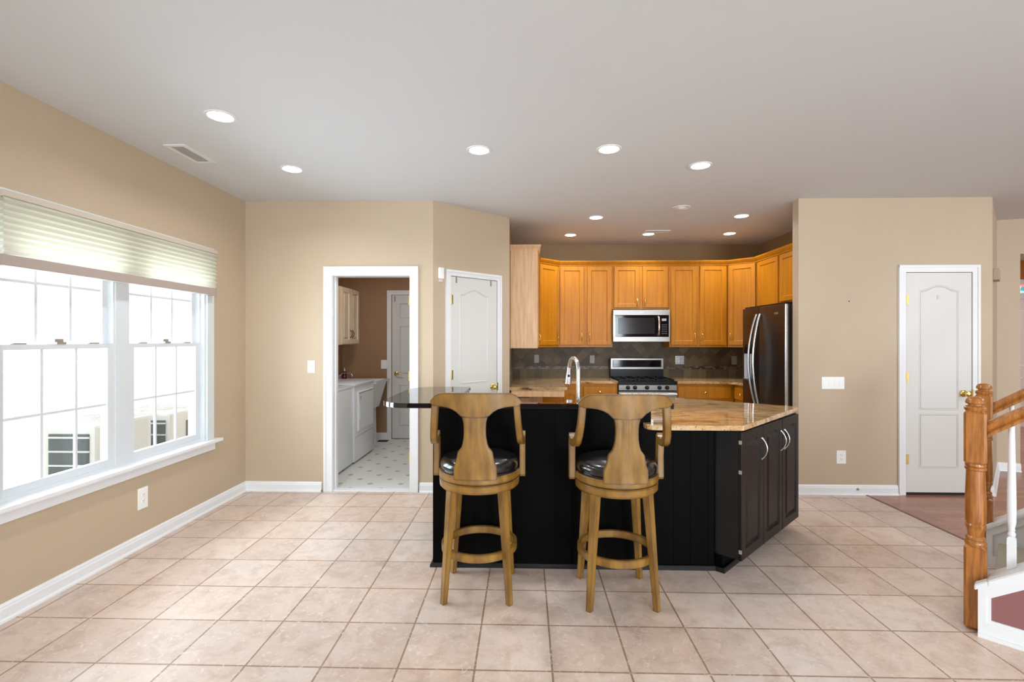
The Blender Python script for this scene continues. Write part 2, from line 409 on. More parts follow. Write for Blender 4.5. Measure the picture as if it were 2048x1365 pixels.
# ------------------------------------------------------------------ setting: floors, ceiling, walls
WX = -2.651
struct(MB().prism([(WX-.15, -4.1), (3.142, -4.1), (3.142, 4.7), (3.34, 4.7), (3.34, 6.85), (-.95, 6.85), (-.95, 4.56), (WX-.15, 4.56)], -.1, 0).build('floor', 'tile'))
struct(MB().prism([(WX-.15, 4.56), (-.95, 4.56), (-.95, 7.05), (WX-.15, 7.05)], -.1, 0).build('floor_laundry', 'vinylfloor'))
struct(MB().prism([(3.142, -4.1), (9.6, -4.1), (9.6, 8.4), (3.34, 8.4), (3.34, 4.7), (3.142, 4.7)], -.1, 0).build('floor_wood', 'woodfloor'))
struct(MB().box(3.13, 3.15, 2.2, 4.55, 0, .004).build('trim_1', mat('transition_strip', col(120, 76, 56), .4)))
struct(MB().box(WX-.2, 9.6, -4.2, 8.5, H, H+.12).build('ceiling', 'ceil'))

# left wall with the window opening (Y 2.35..3.95, z .59..2.12)
OY0, OY1, OZ0, OZ1 = 2.35, 3.95, .59, 2.12
mb = MB()
for (y0, y1, z0, z1) in ((-4.1, OY0, 0, H), (OY1, 7.05, 0, H), (OY0, OY1, 0, OZ0), (OY0, OY1, OZ1, H)):
    mb.box(WX-.14, WX, y0, y1, z0, z1)
struct(mb.build('wall_left', 'wall'))
# laundry wall with the doorway (X -1.816..-1.08, z 0..2.04)
DX0, DX1, DZ = -1.83, -1.066, 2.05
mb = MB()
mb.box(WX, DX0, 4.52, 4.64, 0, H); mb.box(DX0, DX1, 4.52, 4.64, DZ, H)
mb.prism([(DX1, 4.52), (-.862, 4.52), (-.862-.05, 4.64), (DX1, 4.64)], 0, H)
struct(mb.build('wall_laundry', 'wall'))
# pantry diagonal, with a door recess
PR = Matrix.Translation((-.862, 4.52, 0)) @ Matrix.Rotation(PI/4, 4, 'Z')
PL = .983
mb = MB()
mb.box(0, .18, 0, .1, 0, H); mb.box(.815, PL, 0, .1, 0, H); mb.box(.18, .815, 0, .1, 2.05, H)
mb.xform(PR); struct(mb.build('wall_pantry', 'wall'))
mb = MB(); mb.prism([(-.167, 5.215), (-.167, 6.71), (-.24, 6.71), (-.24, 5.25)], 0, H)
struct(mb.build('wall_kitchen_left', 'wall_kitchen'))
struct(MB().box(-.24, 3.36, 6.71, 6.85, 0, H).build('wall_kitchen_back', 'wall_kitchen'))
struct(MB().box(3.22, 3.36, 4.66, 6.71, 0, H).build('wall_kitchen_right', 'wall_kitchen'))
# laundry interior linings
struct(MB().box(WX, -.9, 6.93, 7.05, 0, H).build('wall_laundry_back', 'wall_laundry'))
struct(MB().box(-1.0, -.9, 4.66, 6.93, 0, H).build('wall_laundry_right', 'wall_laundry'))
struct(MB().box(WX, WX+.012, 4.66, 6.93, 0, H).build('wall_laundry_left', 'wall_laundry'))
mb = MB(); mb.box(WX+.02, DX0-.02, 4.642, 4.652, 0, H); struct(mb.build('wall_laundry_front', 'wall_laundry'))
# closet block
mb = MB()
mb.box(2.534, 3.50, 4.555, 4.655, 0, H); mb.box(4.10, 4.285, 4.555, 4.655, 0, H); mb.box(3.50, 4.10, 4.555, 4.655, 2.05, H)
struct(mb.build('wall_closet', 'wall'))
struct(MB().box(3.34, 3.44, 4.66, 5.4, 0, H).build('wall_closet_inside_left', 'wall'))
# diagonal hall wall, then the wall with the opening to the foyer
A0, A1 = (4.285, 4.56), (5.17, 5.445)
mb = MB(); mb.prism([A0, A1, (A1[0]-.05, A1[1]+.12), (A0[0]-.09, A0[1]+.09)], 0, H); struct(mb.build('wall_hall_diagonal', 'wall'))
B0 = Vector((5.17, 5.445)); Bd = Vector((1, -.30)).normalized(); Bn = Vector((-Bd.y, Bd.x))
def bp(s, o=0): p = B0+Bd*s+Bn*o; return (p.x, p.y)
mb = MB(); mb.prism([bp(0), bp(.20), bp(.20, .12), bp(0, .12)], 0, H); mb.prism([bp(.20), bp(2.4), bp(2.4, .12), bp(.20, .12)], 2.36, H)
struct(mb.build('wall_hall', 'wall'))
# foyer end wall and outer walls
struct(MB().box(5.0, 9.6, 8.2, 8.35, 0, H).build('wall_foyer', 'orangewall'))
struct(MB().box(9.5, 9.65, -4.1, 8.35, 0, H).build('wall_right', 'wall'))
# rear wall behind the camera: two wide windows, a third at right added to brighten that side
mb = MB()
for (x0, x1, z0, z1) in ((WX-.14, -2.3, 0, H), (-.1, 1.5, 0, H), (3.4, 5.6, 0, H), (8.4, 9.6, 0, H), (5.6, 8.4, 0, .5), (5.6, 8.4, 2.3, H), (-2.3, -.1, 0, .5), (1.5, 3.4, 0, .5), (-2.3, -.1, 2.3, H), (1.5, 3.4, 2.3, H)):
    mb.box(x0, x1, -4.2, -4.08, z0, z1)
struct(mb.build('wall_back', 'burgundy'))
for k, (x0, x1) in enumerate(((-2.3, -.1), (1.5, 3.4), (5.6, 8.4))):
    wn = thing('window_%d' % (k+2), None, None, (x0, -4.14, .5), kind='structure')
    mb = MB(); L = x1-x0
    mb.box(0, L, -.03, .03, 0, .06); mb.box(0, L, -.03, .03, 1.74, 1.8); mb.box(0, .06, -.03, .03, .06, 1.74); mb.box(L-.06, L, -.03, .03, .06, 1.74)
    mb.box(L/2-.03, L/2+.03, -.03, .03, .06, 1.74)
    mb.build('window_frame', 'vinyl', wn)
    MB().box(.06, L-.06, -.003, .003, .06, 1.74).build('pane', 'glass', wn)

# baseboards
BP = [(0, 0), (.016, 0), (.016, .062), (.012, .072), (.012, .078), (.006, .088), (0, .09)]
SH = [(0, 0), (.028, 0), (.026, .012), (.016, .02), (0, .02)]
def base(name, path, shoe=True):
    mb = MB(); sweep(mb, path, BP)
    if shoe: sweep(mb, path, [(0, 0), (.026, 0), (.024, .01), (.016, .018), (0, .018)])
    return struct(mb.build(name, 'trim'))
base('baseboard_left', [(WX, -4.0), (WX, 4.52), (-1.915, 4.52)])
base('baseboard_laundry', [(-.99, 4.52), (-.862, 4.52), (-.862+.09, 4.61)])
pe = (-.862+.87*.7071, 4.52+.87*.7071)
base('baseboard_pantry', [pe, (-.167, 5.215), (-.167, 5.3)])
base('baseboard_closet', [(2.534, 4.655), (2.534, 4.555), (3.43, 4.555)])
base('baseboard_hall', [(4.165, 4.555), (4.285, 4.555), (5.17, 5.445), bp(.2)])
base('baseboard_laundry_back', [(WX+.012, 6.93), (-1.98, 6.93)])

# door casings: local x along the wall, -y into the room
def casing(mb, x0, x1, z1, cw=.08):
    for (a, b) in ((x0-cw, x0), (x1, x1+cw)):
        mb.box(a, b, -.012, 0, 0, z1+cw)
        o = a if a < x0 else b
        s = 1 if a < x0 else -1
        mb.box(min(o, o+s*.022), max(o, o+s*.022), -.02, -.012, 0, z1+cw)
    mb.box(x0, x1, -.012, 0, z1, z1+cw)
    mb.box(x0-cw, x1+cw, -.0205, -.012, z1+cw-.022, z1+cw)
    return mb
def jamb(mb, x0, x1, z1, d, t=.018):
    mb.box(x0-.001, x0+t, 0, d, 0, z1); mb.box(x1-t, x1+.001, 0, d, 0, z1); mb.box(x0+t, x1-t, 0, d, z1-t, z1+.001); return mb
def door_hinges(par, x, zs, y=-.006, side=1):
    for z in zs:
        mb = MB(); mb.lathe([(.006, -.045), (.006, .045)], (x, y, z), 10); mb.box(x if side > 0 else x-.022, x+.022 if side > 0 else x, y+.002, y+.006, z-.045, z+.045)
        mb.build('hinge', 'brass', par)
def knob(par, x, z, y=0, lever=0):
    mb = MB()
    mb.lathe([(.031, 0), (.031, .006), (.026, .011), (.012, .014), (.011, .034)] + ([] if lever else [(.024, .040), (.029, .052), (.028, .062), (.018, .070), (.002, .072)]), (x, y, z), 20, 'Y')
    if lever:
        mb.tube([(x, y-.034, z), (x, y-.045, z), (x+lever*.02, y-.048, z+.002), (x+lever*.06, y-.046, z+.008), (x+lever*.10, y-.044, z-.004), (x+lever*.115, y-.044, z+.004)], [.010, .011, .009, .008, .007, .004], 10)
    return mb.build('door_handle', 'brass', par, smooth=40)

def arch_outline(x0, x1, z0, z1, rise, n=16):
    pts = [(x0, z0), (x1, z0)]
    for k in range(n+1):
        t = k/n; x = x1+(x0-x1)*t
        pts.append((x, z1+rise*(.5-.5*math.cos(2*PI*t))))
    return pts
def ridge(mb, outline, y, wd=.022, h=.006):
    c = [Vector(p) for p in outline]
    pr = [(-wd/2, 0), (-wd/4, h), (0, -.002), (wd/4, h*.6), (wd/2, 0)]
    n = len(c); rings = []
    cols = [offset_poly(outline, d, True) for d, _ in pr]
    for i in range(n): rings.append([(cols[j][i].x, y-pr[j][1], cols[j][i].y) for j in range(len(pr))])
    rings.append(rings[0]); mb.loft(rings, False, False, False); return mb

# laundry doorway: cased opening
t = thing('door_1', None, None, (0, 4.52, 0), kind='structure')
mb = MB(); casing(mb, DX0+.014, DX1-.014, DZ-.012); mb.build('casing', 'trim', t)
mb = MB(); jamb(mb, DX0, DX1, DZ, .13); mb.box(DX0+.018, DX0+.03, .05, .09, 0, DZ-.018); mb.box(DX1-.03, DX1-.018, .05, .09, 0, DZ-.018); mb.build('jamb', 'trim', t)
for z in (1.80, 1.09, .33):
    mb = MB(); mb.box(DX1-.021, DX1-.018, .008, .042, z-.045, z+.045); mb.lathe([(.006, -.045), (.006, .045)], (DX1-.024, .004, z), 10); mb.build('hinge', 'brass', t)
struct(MB().box(DX0+.0, DX1, 4.52, 4.60, 0, .008).build('trim_2', 'trim'))

# laundry far door (six panel)
t = thing('door_2', None, None, (0, 6.93, 0), kind='structure')
mb = MB(); casing(mb, -1.925, -1.10, 2.08, .06); mb.build('casing', 'trim', t)
d = MB().box(-1.912, -1.11, -.006, 0, .012, 2.075).build('door_panel', 'trimshade', t)
mb = MB()
for xa in (-1.80, -1.42):
    for z0, z1 in ((.2, .78), (.95, 1.62), (1.74, 1.95)):
        ridge(mb, [(xa, z0), (xa+.27, z0), (xa+.27, z1), (xa, z1)], -.006, .02, .006)
mb.build('panel_moulding', 'trimshade', d, smooth=30)
knob(t, -1.852, .94, -.006, 1)
MB().box(-1.88, -1.865, -.012, -.005, 1.98, 2.06).build('over_door_hook', 'plateg', t)

# pantry door
t = thing('door_3', None, None, (-.862, 4.52, 0), PI/4, kind='structure')
mb = MB(); casing(mb, .197, .80, 2.05, .057); mb.build('casing', 'trim', t)
d = MB().box(.203, .795, -.004, .03, .012, 2.044).build('door_panel', 'trimshade', t)
mb = MB(); ridge(mb, arch_outline(.315, .665, 1.0, 1.872, .055), -.004); ridge(mb, [(.315, .22), (.665, .22), (.665, .72), (.315, .72)], -.004)
mb.build('panel_moulding', 'trimshade', d, smooth=30)
knob(t, .733, .94, -.004); MB().box(.797, .805, -.016, -.004, .90, .98).build('latch_plate', 'brass', t)
door_hinges(t, .203, (1.82, 1.09, .30), -.012)
for x in (.26, .705): MB().box(x, x+.014, -.010, -.003, 1.985, 2.046).build('over_door_hook', 'plateg', t)

# closet door
t = thing('door_4', None, None, (0, 4.555, 0), kind='structure')
mb = MB(); casing(mb, 3.500, 4.100, 2.052, .064); mb.build('casing', 'trim', t)
d = MB().box(3.507, 4.094, -.004, .03, .026, 2.046).build('door_panel', 'trimshade', t)
MB().box(3.5, 4.1, 0, .09, 0, .02).build('threshold_gap', 'dark', t)
mb = MB(); ridge(mb, arch_outline(3.63, 3.968, .795, 1.876, .05), -.004); ridge(mb, [(3.63, .261), (3.968, .261), (3.968, .744), (3.63, .744)], -.004)
mb.build('panel_moulding', 'trimshade', d, smooth=30)
knob(t, 4.02, .937, -.004); MB().box(4.096, 4.104, -.016, -.004, .895, .975).build('latch_plate', 'brass', t)
door_hinges(t, 3.507, (1.80, 1.09, .33), -.012)
MB().box(3.785, 3.805, -.0075, -.004, 1.80, 1.84).build('door_number_sticker', mat('pale_sticker', col(206, 205, 196), .5), t)

# front door of the foyer with transom
t = thing('door_5', None, None, (0, 8.2, 0), kind='structure')
mb = MB(); mb.box(7.90, 9.35, -.02, 0, 0, .02); mb.box(7.90, 9.35, -.03, 0, 2.10, 2.2); mb.box(7.90, 9.35, -.03, 0, 2.34, 2.42); mb.box(7.90, 7.99, -.03, 0, 0, 2.42)
mb.build('casing', mat('foyer_trim', col(196, 180, 180), .5), t)
d = MB().box(8.0, 9.0, -.012, 0, .02, 2.10).build('door_panel', mat('foyer_door_paint', col(200, 184, 178), .5), t)
mb = MB()
for z0, z1 in ((.2, .8), (1.0, 1.9)): ridge(mb, [(8.14, z0), (8.44, z0), (8.44, z1), (8.14, z1)], -.012)
mb.build('panel_moulding', 'trimshade', d)
MB().box(8.21, 8.25, -.02, -.01, 1.98, 2.06).build('hinge', 'dark', t)
MB().box(7.99, 9.3, -.01, 0, 2.2, 2.34).build('transom_pane', 'stained', t)

# side window
t = thing('window_1', None, None, (WX, 3.15, 0), kind='structure')
mb = MB()
for s in (-1, 1): mb.box(0, .016, min(s*.8, s*.885), max(s*.8, s*.885), .59, 2.2)
mb.box(0, .016, -.8, .8, 2.12, 2.2)
mb.build('window_frame', 'vinyl', t)
mb = MB(); mb.box(-.14, .062, -.94, .94, .565, .592, .006); mb.build('window_sill', 'trim', t)
mb = MB(); mb.box(0, .018, -.90, .90, .50, .565, .004); mb.build('window_apron', 'trim', t)
mb = MB()
mb.box(-.139, -.001, -.8, -.785, .592, 2.12); mb.box(-.139, -.001, .785, .8, .592, 2.12); mb.box(-.139, -.001, -.8, .8, 2.105, 2.12)
mb.box(-.12, -.028, -.05, .05, .592, 2.105); mb.box(-.12, -.03, -.785, .785, .592, .612)
for s in (-1, 1):
    a, b = (.05, .785) if s > 0 else (-.785, -.05)
    mb.box(-.12, -.035, a, a+.014, .612, 2.105); mb.box(-.12, -.035, b-.014, b, .612, 2.105)
mb.build('jamb', 'vinyl', t)
for s in (-1, 1):
    a, b = (.064, .771) if s > 0 else (-.771, -.064)
    for lvl, (z0, z1, x) in (('lower', (.612, 1.405, -.05)), ('upper', (1.375, 2.105, -.085))):
        fr = MB(); fw = .042
        fr.box(x-.015, x+.015, a, a+fw, z0, z1); fr.box(x-.015, x+.015, b-fw, b, z0, z1)
        fr.box(x-.015, x+.015, a+fw, b-fw, z0, z0+(.045 if lvl == 'lower' else .03)); fr.box(x-.015, x+.015, a+fw, b-fw, z1-.028, z1)
        sash = fr.build('sash', 'vinyl', t)
        g = MB(); g.box(x-.002, x+.002, a+fw, b-fw, z0+.03, z1-.028); g.build('pane', 'glass', sash)
        mu = MB(); wv = (b-a-2*fw)
        for k in (1, 2):
            y = a+fw+wv*k/3; mu.box(x-.006, x+.006, y-.008, y+.008, z0+.04, z1-.028)
        zm = (z0+z1)/2+.005; mu.box(x-.0055, x+.0055, a+fw, b-fw, zm-.008, zm+.008)
        mu.build('muntin', 'vinyl', sash)
        if lvl == 'lower':
            lk = MB(); lk.box(x-.03, x+.02, (a+b)/2-.028, (a+b)/2+.028, z1, z1+.012); lk.box(x-.03, x+.0, (a+b)/2-.022, (a+b)/2+.03, z1+.012, z1+.03)
            lk.build('sash_lock', 'plateg', sash)
            for q in (a+.13, b-.13):
                l2 = MB(); l2.box(x-.012, x+.012, q-.035, q+.035, z1, z1+.008, .003); l2.build('tilt_latch', 'plateg', sash)

# cellular shade in front of the window head
t = thing('cellular_shade', 'cream cellular shade half lowered over the top of the side window', 'blind', (WX+.018, 3.16, 0))
MB().box(0, .055, -.835, .835, 2.145, 2.178, .003).build('head_rail', 'plastic_beige', t)
n = 9; z1, z0 = 2.145, 1.86; rings_f = []
for side in (0, 1):
    pass
zz = []; 
for k in range(2*n+1):
    z = z1+(z0-z1)*k/(2*n); zz.append((z, .012 if k % 2 else 0.0))
mb = MB()
front = [[(.042+o, -.828, z), (.042+o, .828, z)] for z, o in zz]
backp = [[(.018-o, -.828, z), (.018-o, .828, z)] for z, o in zz]
mb.loft(front, False, False, False); mb.loft(backp, False, False, False)
mb.build('shade_fabric', 'shade', t)
MB().box(.005, .052, -.832, .832, 1.80, 1.858, .004).build('bottom_rail', mat('shade_rail', col(170, 156, 146), .5), t)

# ------------------------------------------------------------------ outside the window
struct(MB().box(-9, WX-.15, -3, 14, -.4, -.3).build('ground_yard', 'gravel'))
mb = MB(); mb.box(-7.7, -7.5, -3, 14, -.3, 5.5)
for k in range(28): mb.tprism([(0, 0), (.006, 0), (0, .19)], -3, 14, lambda u, v, a, k=k: (-7.5+u, a, -.28+k*.2+v))
t = mb.build('neighbour_house', 'siding'); tag(t, 'cream sided wall of the neighbouring house seen through the side window', 'house')
def condenser(name, label, y0, x0=-4.75, x1=-4.0, zt=.60, side=True):
    t = thing(name, label, 'air conditioner', ((x0+x1)/2, y0+.35, -.3), 0, 'air conditioning condensers in the side yard')
    hw = (x1-x0)/2; zt = zt+.3
    mb = MB(); mb.box(-hw, hw, -.35, .35, .05, zt, .03); mb.build('shell', 'ac', t)
    MB().box(-hw-.05, hw+.05, -.42, .42, 0, .05).build('pad', mat('concrete_pad', col(180, 176, 168), .9), t)
    mb = MB(); mb.box(-hw+.06, hw-.05, -.358, -.35, .12, zt-.08)
    mb.build('grille', 'acgrill', t)
    mb = MB()
    for k in range(6): mb.box(-hw+.05, hw-.04, -.37, -.357, .14+k*(zt-.26)/5, .155+k*(zt-.26)/5)
    mb.build('louvre', 'ac', t)
    if side:
        MB().box(hw, hw+.008, -.09, .31, .12, zt-.12).build('side_grille', 'acgrill', t)
    mb = MB()
    for r in (.08, .16, .24, .30): mb.tube([(r*math.cos(a*PI/12), r*math.sin(a*PI/12), zt+.02) for a in range(25)], .004, 6)
    for a in range(8): mb.tube([(0, 0, zt+.03), (.31*math.cos(a*PI/4), .31*math.sin(a*PI/4), zt+.01)], .004, 6)
    mb.build('fan_guard', 'ac', t)
condenser('air_conditioner', 'outdoor condenser with louvred grille seen through the left window sash', 4.45, -4.55, -4.05, .62, False)
condenser('air_conditioner', 'larger outdoor condenser with round fan guard seen through the right window sash', 5.35, -4.75, -4.0, .60)

# ------------------------------------------------------------------ ceiling fixtures
def downlight(x, y, label, on=True):
    t = thing('recessed_light', label, 'ceiling light', (x, y, H), 0, 'recessed ceiling lights')
    mb = MB(); mb.lathe([(.066, -.001), (.068, -.006), (.082, -.006), (.086, -.001)], (0, 0, 0), 36); 
    bm = mb.bm
    mb.build('trim_ring', 'trim', t, smooth=50)
    if on:
        MB().lathe([(.0665, -.0012), (.0665, -.0035), (.05, -.005), (.001, -.0055)], (0, 0, 0), 36).build('diffuser', 'lightemit', t)
        l = bpy.data.lights.new('recessed_lamp', 'AREA'); l.shape = 'DISK'; l.size = .13; l.energy = 7.0; l.color = (.98, .98, 1.0); l.spread = math.radians(150)
        lo = bpy.data.objects.new('recessed_lamp', l); C.objects.link(lo); lo.parent = t; lo.location = (0, 0, -.012)
    else:
        MB().lathe([(.064, -.0012), (.050, -.004), (.03, -.016), (.001, -.02)], (0, 0, 0), 30).build('eyeball', 'plastic', t, smooth=50)
    return t
for x, y, lb in ((-1.78, 2.784, 'lit recessed light nearest the side window, beside the ceiling vent'),
                 (-1.784, 3.661, 'lit recessed light in front of the laundry doorway wall'),
                 (-.317, 3.33, 'lit recessed light above the left bar stool'),
                 (.576, 3.336, 'lit recessed light above the right bar stool'),
                 (1.317, 3.67, 'lit recessed light above the tan granite counter end of the island'),
                 (.759, 5.198, 'lit kitchen recessed light, front left of the five'),
                 (.567, 6.056, 'lit kitchen recessed light by the left upper cabinets'),
                 (1.526, 6.025, 'lit kitchen recessed light in front of the microwave, beside the air register'),
                 (2.515, 6.023, 'lit kitchen recessed light by the right corner cabinet'),
                 (2.286, 5.176, 'lit kitchen recessed light in front of the refrigerator')):
    downlight(x, y, lb)
downlight(1.547, 4.828, 'unlit recessed eyeball light in the middle of the kitchen ceiling', False)

def vent(name, label, x0, x1, y0, y1, along='y'):
    t = thing(name, label, 'vent', ((x0+x1)/2, (y0+y1)/2, H))
    hx, hy = (x1-x0)/2, (y1-y0)/2; f = .028
    mb = MB()
    for a in ((-hx, -hx+f, -hy, hy), (hx-f, hx, -hy, hy), (-hx+f, hx-f, -hy, -hy+f), (-hx+f, hx-f, hy-f, hy)): mb.box(*a, -.006, 0)
    mb.build('frame', 'trim', t)
    MB().box(-hx+f, hx-f, -hy+f, hy-f, -.001, 0).build('duct', mat('duct_grey', col(120, 120, 120), .7), t)
    mb = MB()
    if along == 'y':
        k = int((2*hx-2*f)/.012)
        for i in range(k):
            x = -hx+f+.006+i*.012; mb.box(x-.0035, x+.0015, -hy+f, hy-f, -.005, -.001)
    else:
        k = int((2*hy-2*f)/.012)
        for i in range(k):
            y = -hy+f+.006+i*.012; mb.box(-hx+f, hx-f, y-.0035, y+.0015, -.005, -.001)
    mb.build('louvres', mat('vent_grey', col(190, 190, 188), .5), t)
vent('ceiling_vent', 'rectangular white ceiling vent with grey louvres near the left wall', -2.425, -2.28, 3.18, 3.51)
vent('ceiling_register', 'slim kitchen ceiling register behind the middle recessed light', 1.44, 1.74, 5.83, 5.96, 'x')
t = thing('floor_register', 'small dark floor register by the laundry back wall', 'vent', (-2.0, 6.77, 0))
mb = MB(); mb.box(-.07, .07, -.05, .05, 0, .006, .002); mb.build('frame', 'dark', t)

# ------------------------------------------------------------------ wall plates and sensors
def wallplate(kind, label, loc, rotz, wd=.07, ht=.115, m='plastic', n=1, horiz=False):
    t = thing(kind, label, 'light switch' if 'switch' in kind else 'outlet', loc, rotz)
    MB().box(-wd/2, wd/2, -.006, 0, -ht/2, ht/2, .002).build('plate', m, t)
    if 'outlet' in kind:
        for s in (-1, 1):
            mb = MB(); mb.lathe([(.0165, 0), (.0165, .0025), (.001, .003)], (0, -.006, s*.021), 20, 'Y'); r = mb.build('receptacle', m, t)
            mb = MB()
            for dx in (-.006, .006): mb.box(dx-.001, dx+.001, -.0092, -.0088, s*.021, s*.021+.009)
            mb.box(-.002, .002, -.0092, -.0088, s*.021-.010, s*.021-.006); mb.build('slot', 'dark', r)
    else:
        for k in range(n):
            x = (k-(n-1)/2)*(wd/(n+.25))
            if n == 1 and kind == 'toggle_switch': MB().box(-.005, .005, -.016, -.006, -.010, .012).build('toggle', m, t)
            else: MB().box(x-.016, x+.016, -.009, -.006, -.033, .033, .001).build('rocker', m, t)
    return t
wallplate('dimmer_switch', 'white dimmer switch on the wall left of the laundry doorway', (-2.017, 4.52, 1.175), 0)
wallplate('light_switch', 'wide white four gang switch plate on the closet wall', (2.846, 4.555, 1.03), 0, .205, .113, n=4)
wallplate('wall_outlet', 'white outlet low on the closet wall beside the island', (2.92, 4.555, .345), 0, .085, .122)
wallplate('wall_outlet', 'white outlet under the side window above the baseboard', (WX, 3.285, .333), PI/2, .085, .145)
wallplate('toggle_switch', 'white switch on the brown laundry back wall beside the far door', (-2.033, 6.93, 1.075), 0, .085, .13)
wallplate('wall_outlet', 'outlet on the backsplash above the left counter, nearest the left wall', (.16, 6.70, 1.167), 0, .066, .11, 'plateg')
wallplate('wall_outlet', 'outlet on the backsplash just left of the range', (.925, 6.70, 1.161), 0, .066, .11, 'plateg')
wallplate('wall_outlet', 'steel plate outlet on the backsplash right of the range', (2.122, 6.70, 1.152), 0, .12, .118, 'chrome')
wallplate('light_switch', 'grey switch on the backsplash beside the refrigerator', (2.86, 6.70, 1.149), 0, .07, .115, 'plateg', n=1)
t = thing('motion_sensor', 'white motion sensor on the corner left of the pantry door', 'sensor', (-.862+.078*.7071, 4.52+.078*.7071, 2.06), PI/4)
MB().box(-.028, .028, -.035, 0, -.055, .055, .010).build('housing', 'plastic', t)
MB().box(-.02, .02, -.018, 0, -.083, -.056, .003).build('wall_bracket', mat('pale_pink_plastic', col(222, 205, 194), .5), t)
t = thing('door_chime', 'beige door chime box on the diagonal hall wall', 'door chime', (4.51, 4.785, 2.05), PI/4)
MB().box(-.12, .10, -.045, 0, -.055, .055, .006).build('cover', mat('chime_cover', col(172, 158, 132), .6), t)
tag(MB().lathe([(.004, 0), (.005, .004), (.001, .006)], (2.993, 4.555, 1.786), 12, 'Y').build('wall_hook', 'dark'), 'tiny dark nail in the closet wall above the wide switch plate', 'nail')
t = MB().lathe([(.011, 0), (.011, .004), (.008, .012), (.001, .016)], (3.061, 4.538, .054), 16, 'Y').build('door_stop', 'plateg'); tag(t, 'round grey stop on the baseboard left of the closet door', 'door stop')

# ------------------------------------------------------------------ kitchen cabinets
def panel_door(x0, x1, z0, z1, raised=False, st=.055):
    lv = [(0, 0), (0, -.017), (.003, -.020), (st-.004, -.020), (st, -.0175), (st+.005, -.011)]
    if raised: lv = lv[:-1]+[(st+.005, -.006), (st+.012, -.005), (st+.034, -.0175), (st+.037, -.018)]
    return MB().rectloft(x0, x1, z0, z1, lv)
def pull(par, x, z, h=.10, m='chrome', vertical=True, out=.028, y=-.020, r=.005):
    n = 10; path = []
    for k in range(n+1):
        t = k/n; o = math.sin(PI*t)**.7*out
        path.append((x, y-o, z-h/2+h*t) if vertical else (x-h/2+h*t, y-o, z))
    return MB().tube(path, [r*1.3]+[r]*(n-1)+[r*1.3], 10).build('handle', m, par, smooth=60)
def cabinet(name, label, loc, rotz, wd, ht, dp, doors=(), drawers=(), m='maple', raised=False, toe=0, group=None, body=None, pm='brass', ph=.10, cat='cabinet', st=.055):
    t = thing(name, label, cat, loc, rotz, group)
    (body or MB().box(0, wd, 0, dp, toe, ht)).build('cabinet_body', m, t)
    if toe: MB().box(0, wd, .07, dp, 0, toe).build('toe_kick', m, t)
    for (x0, x1, z0, z1, hs, hz) in doors:
        d = panel_door(x0, x1, z0, z1, raised, st).build('door', m, t)
        if hs: pull(d, x0+.028 if hs < 0 else x1-.028, hz, ph, pm)
    for (x0, x1, z0, z1) in drawers:
        d = MB().rectloft(x0, x1, z0, z1, [(0, 0), (0, -.015), (.006, -.020)]).build('drawer', m, t)
        MB().lathe([(.006, 0), (.006, .012), (.014, .017), (.015, .024), (.010, .030), (.001, .031)], ((x0+x1)/2, -.020, (z0+z1)/2), 16, 'Y').build('knob', pm, d, smooth=40)
    return t
UG = 'maple upper cabinets'
ZB, ZT = 1.333, 2.40
hgt = ZT-ZB
def updoors(wd, n, hz=.10, z0=.03, z1=None):
    z1 = z1 or hgt-.01
    if n == 1: return [(.018, wd-.018, z0, z1, 1, z0+hz)]
    g = .022; mid = wd/2
    return [(.018, mid-g, z0, z1, 1, z0+hz), (mid+g, wd-.018, z0, z1, -1, z0+hz)]
Z = .055
# left wall run, end panel toward the room
t = thing('upper_cabinet', 'taller upper cabinet whose plain pale side panel faces the room, beside the pantry', 'cabinet', (.145, 5.50, ZB), PI/2, UG)
MB().box(.02, .60, 0, .31, 0, hgt+.045).build('cabinet_body', 'maple', t)
MB().box(0, .02, 0, .31, .0, hgt+.045).build('side_panel', 'maple_pale', t)
d = panel_door(.04, .58, .03, hgt+.03).build('door', 'maple', t); pull(d, .52, .13, .10, 'brass')
mb = MB(); sweep(mb, [(0, .31), (0, 0), (.60, 0)][::-1], [(0, hgt+.045), (-.0, hgt+.045), (0, hgt+.10), (.0, hgt+.10)]) if False else None
cr = MB(); prof = [(0, 0), (.008, 0), (.012, .014), (.016, .02), (.034, .048), (.038, .06), (0, .06)]
sweep(cr, [(0, .315), (0, 0), (.60, 0)], [(o, hgt+.045+z) for o, z in prof]); cr.build('crown_moulding', 'maple_pale', t)
# diagonal left corner
def diag_body(w_, leg, ht): return MB().prism([(0, 0), (w_, 0), (w_+.22, .22), (w_/2+.0, .22+w_/2+.02), (-.22, .22)], 0, ht)
cabinet('corner_cabinet', 'narrow angled upper cabinet in the left kitchen corner', (.165, 6.12, ZB), PI/4, .385, hgt, .3,
        [(.016, .369, .03, hgt-.01, 1, .13)], body=MB().prism([(0, 0), (.385, 0), (.385+.22, .22), (.1925, .62), (-.23, .23)], 0, hgt), group=UG)
cabinet('upper_cabinet', 'tall double upper cabinet left of the microwave', (.44, 6.38, ZB), 0, .705, hgt, .32, updoors(.705, 2), group=UG)
cabinet('upper_cabinet', 'short double upper cabinet above the microwave', (1.147, 6.38, 1.83), 0, .735, ZT-1.83, .32, updoors(.735, 2, .075, .02, ZT-1.83-.01), group=UG)
cabinet('upper_cabinet', 'tall double upper cabinet right of the microwave', (1.884, 6.38, ZB), 0, .745, hgt, .32, updoors(.745, 2), group=UG)
cabinet('corner_cabinet', 'wide pale angled upper cabinet in the right kitchen corner', (2.64, 6.37, ZB), -PI/4, .36, hgt, .3,
        [(.016, .345, .03, hgt-.01, -1, .13)], body=MB().prism([(0, 0), (.36, 0), (.36+.22, .22), (.18, .60), (-.22, .22)], 0, hgt), group=UG)
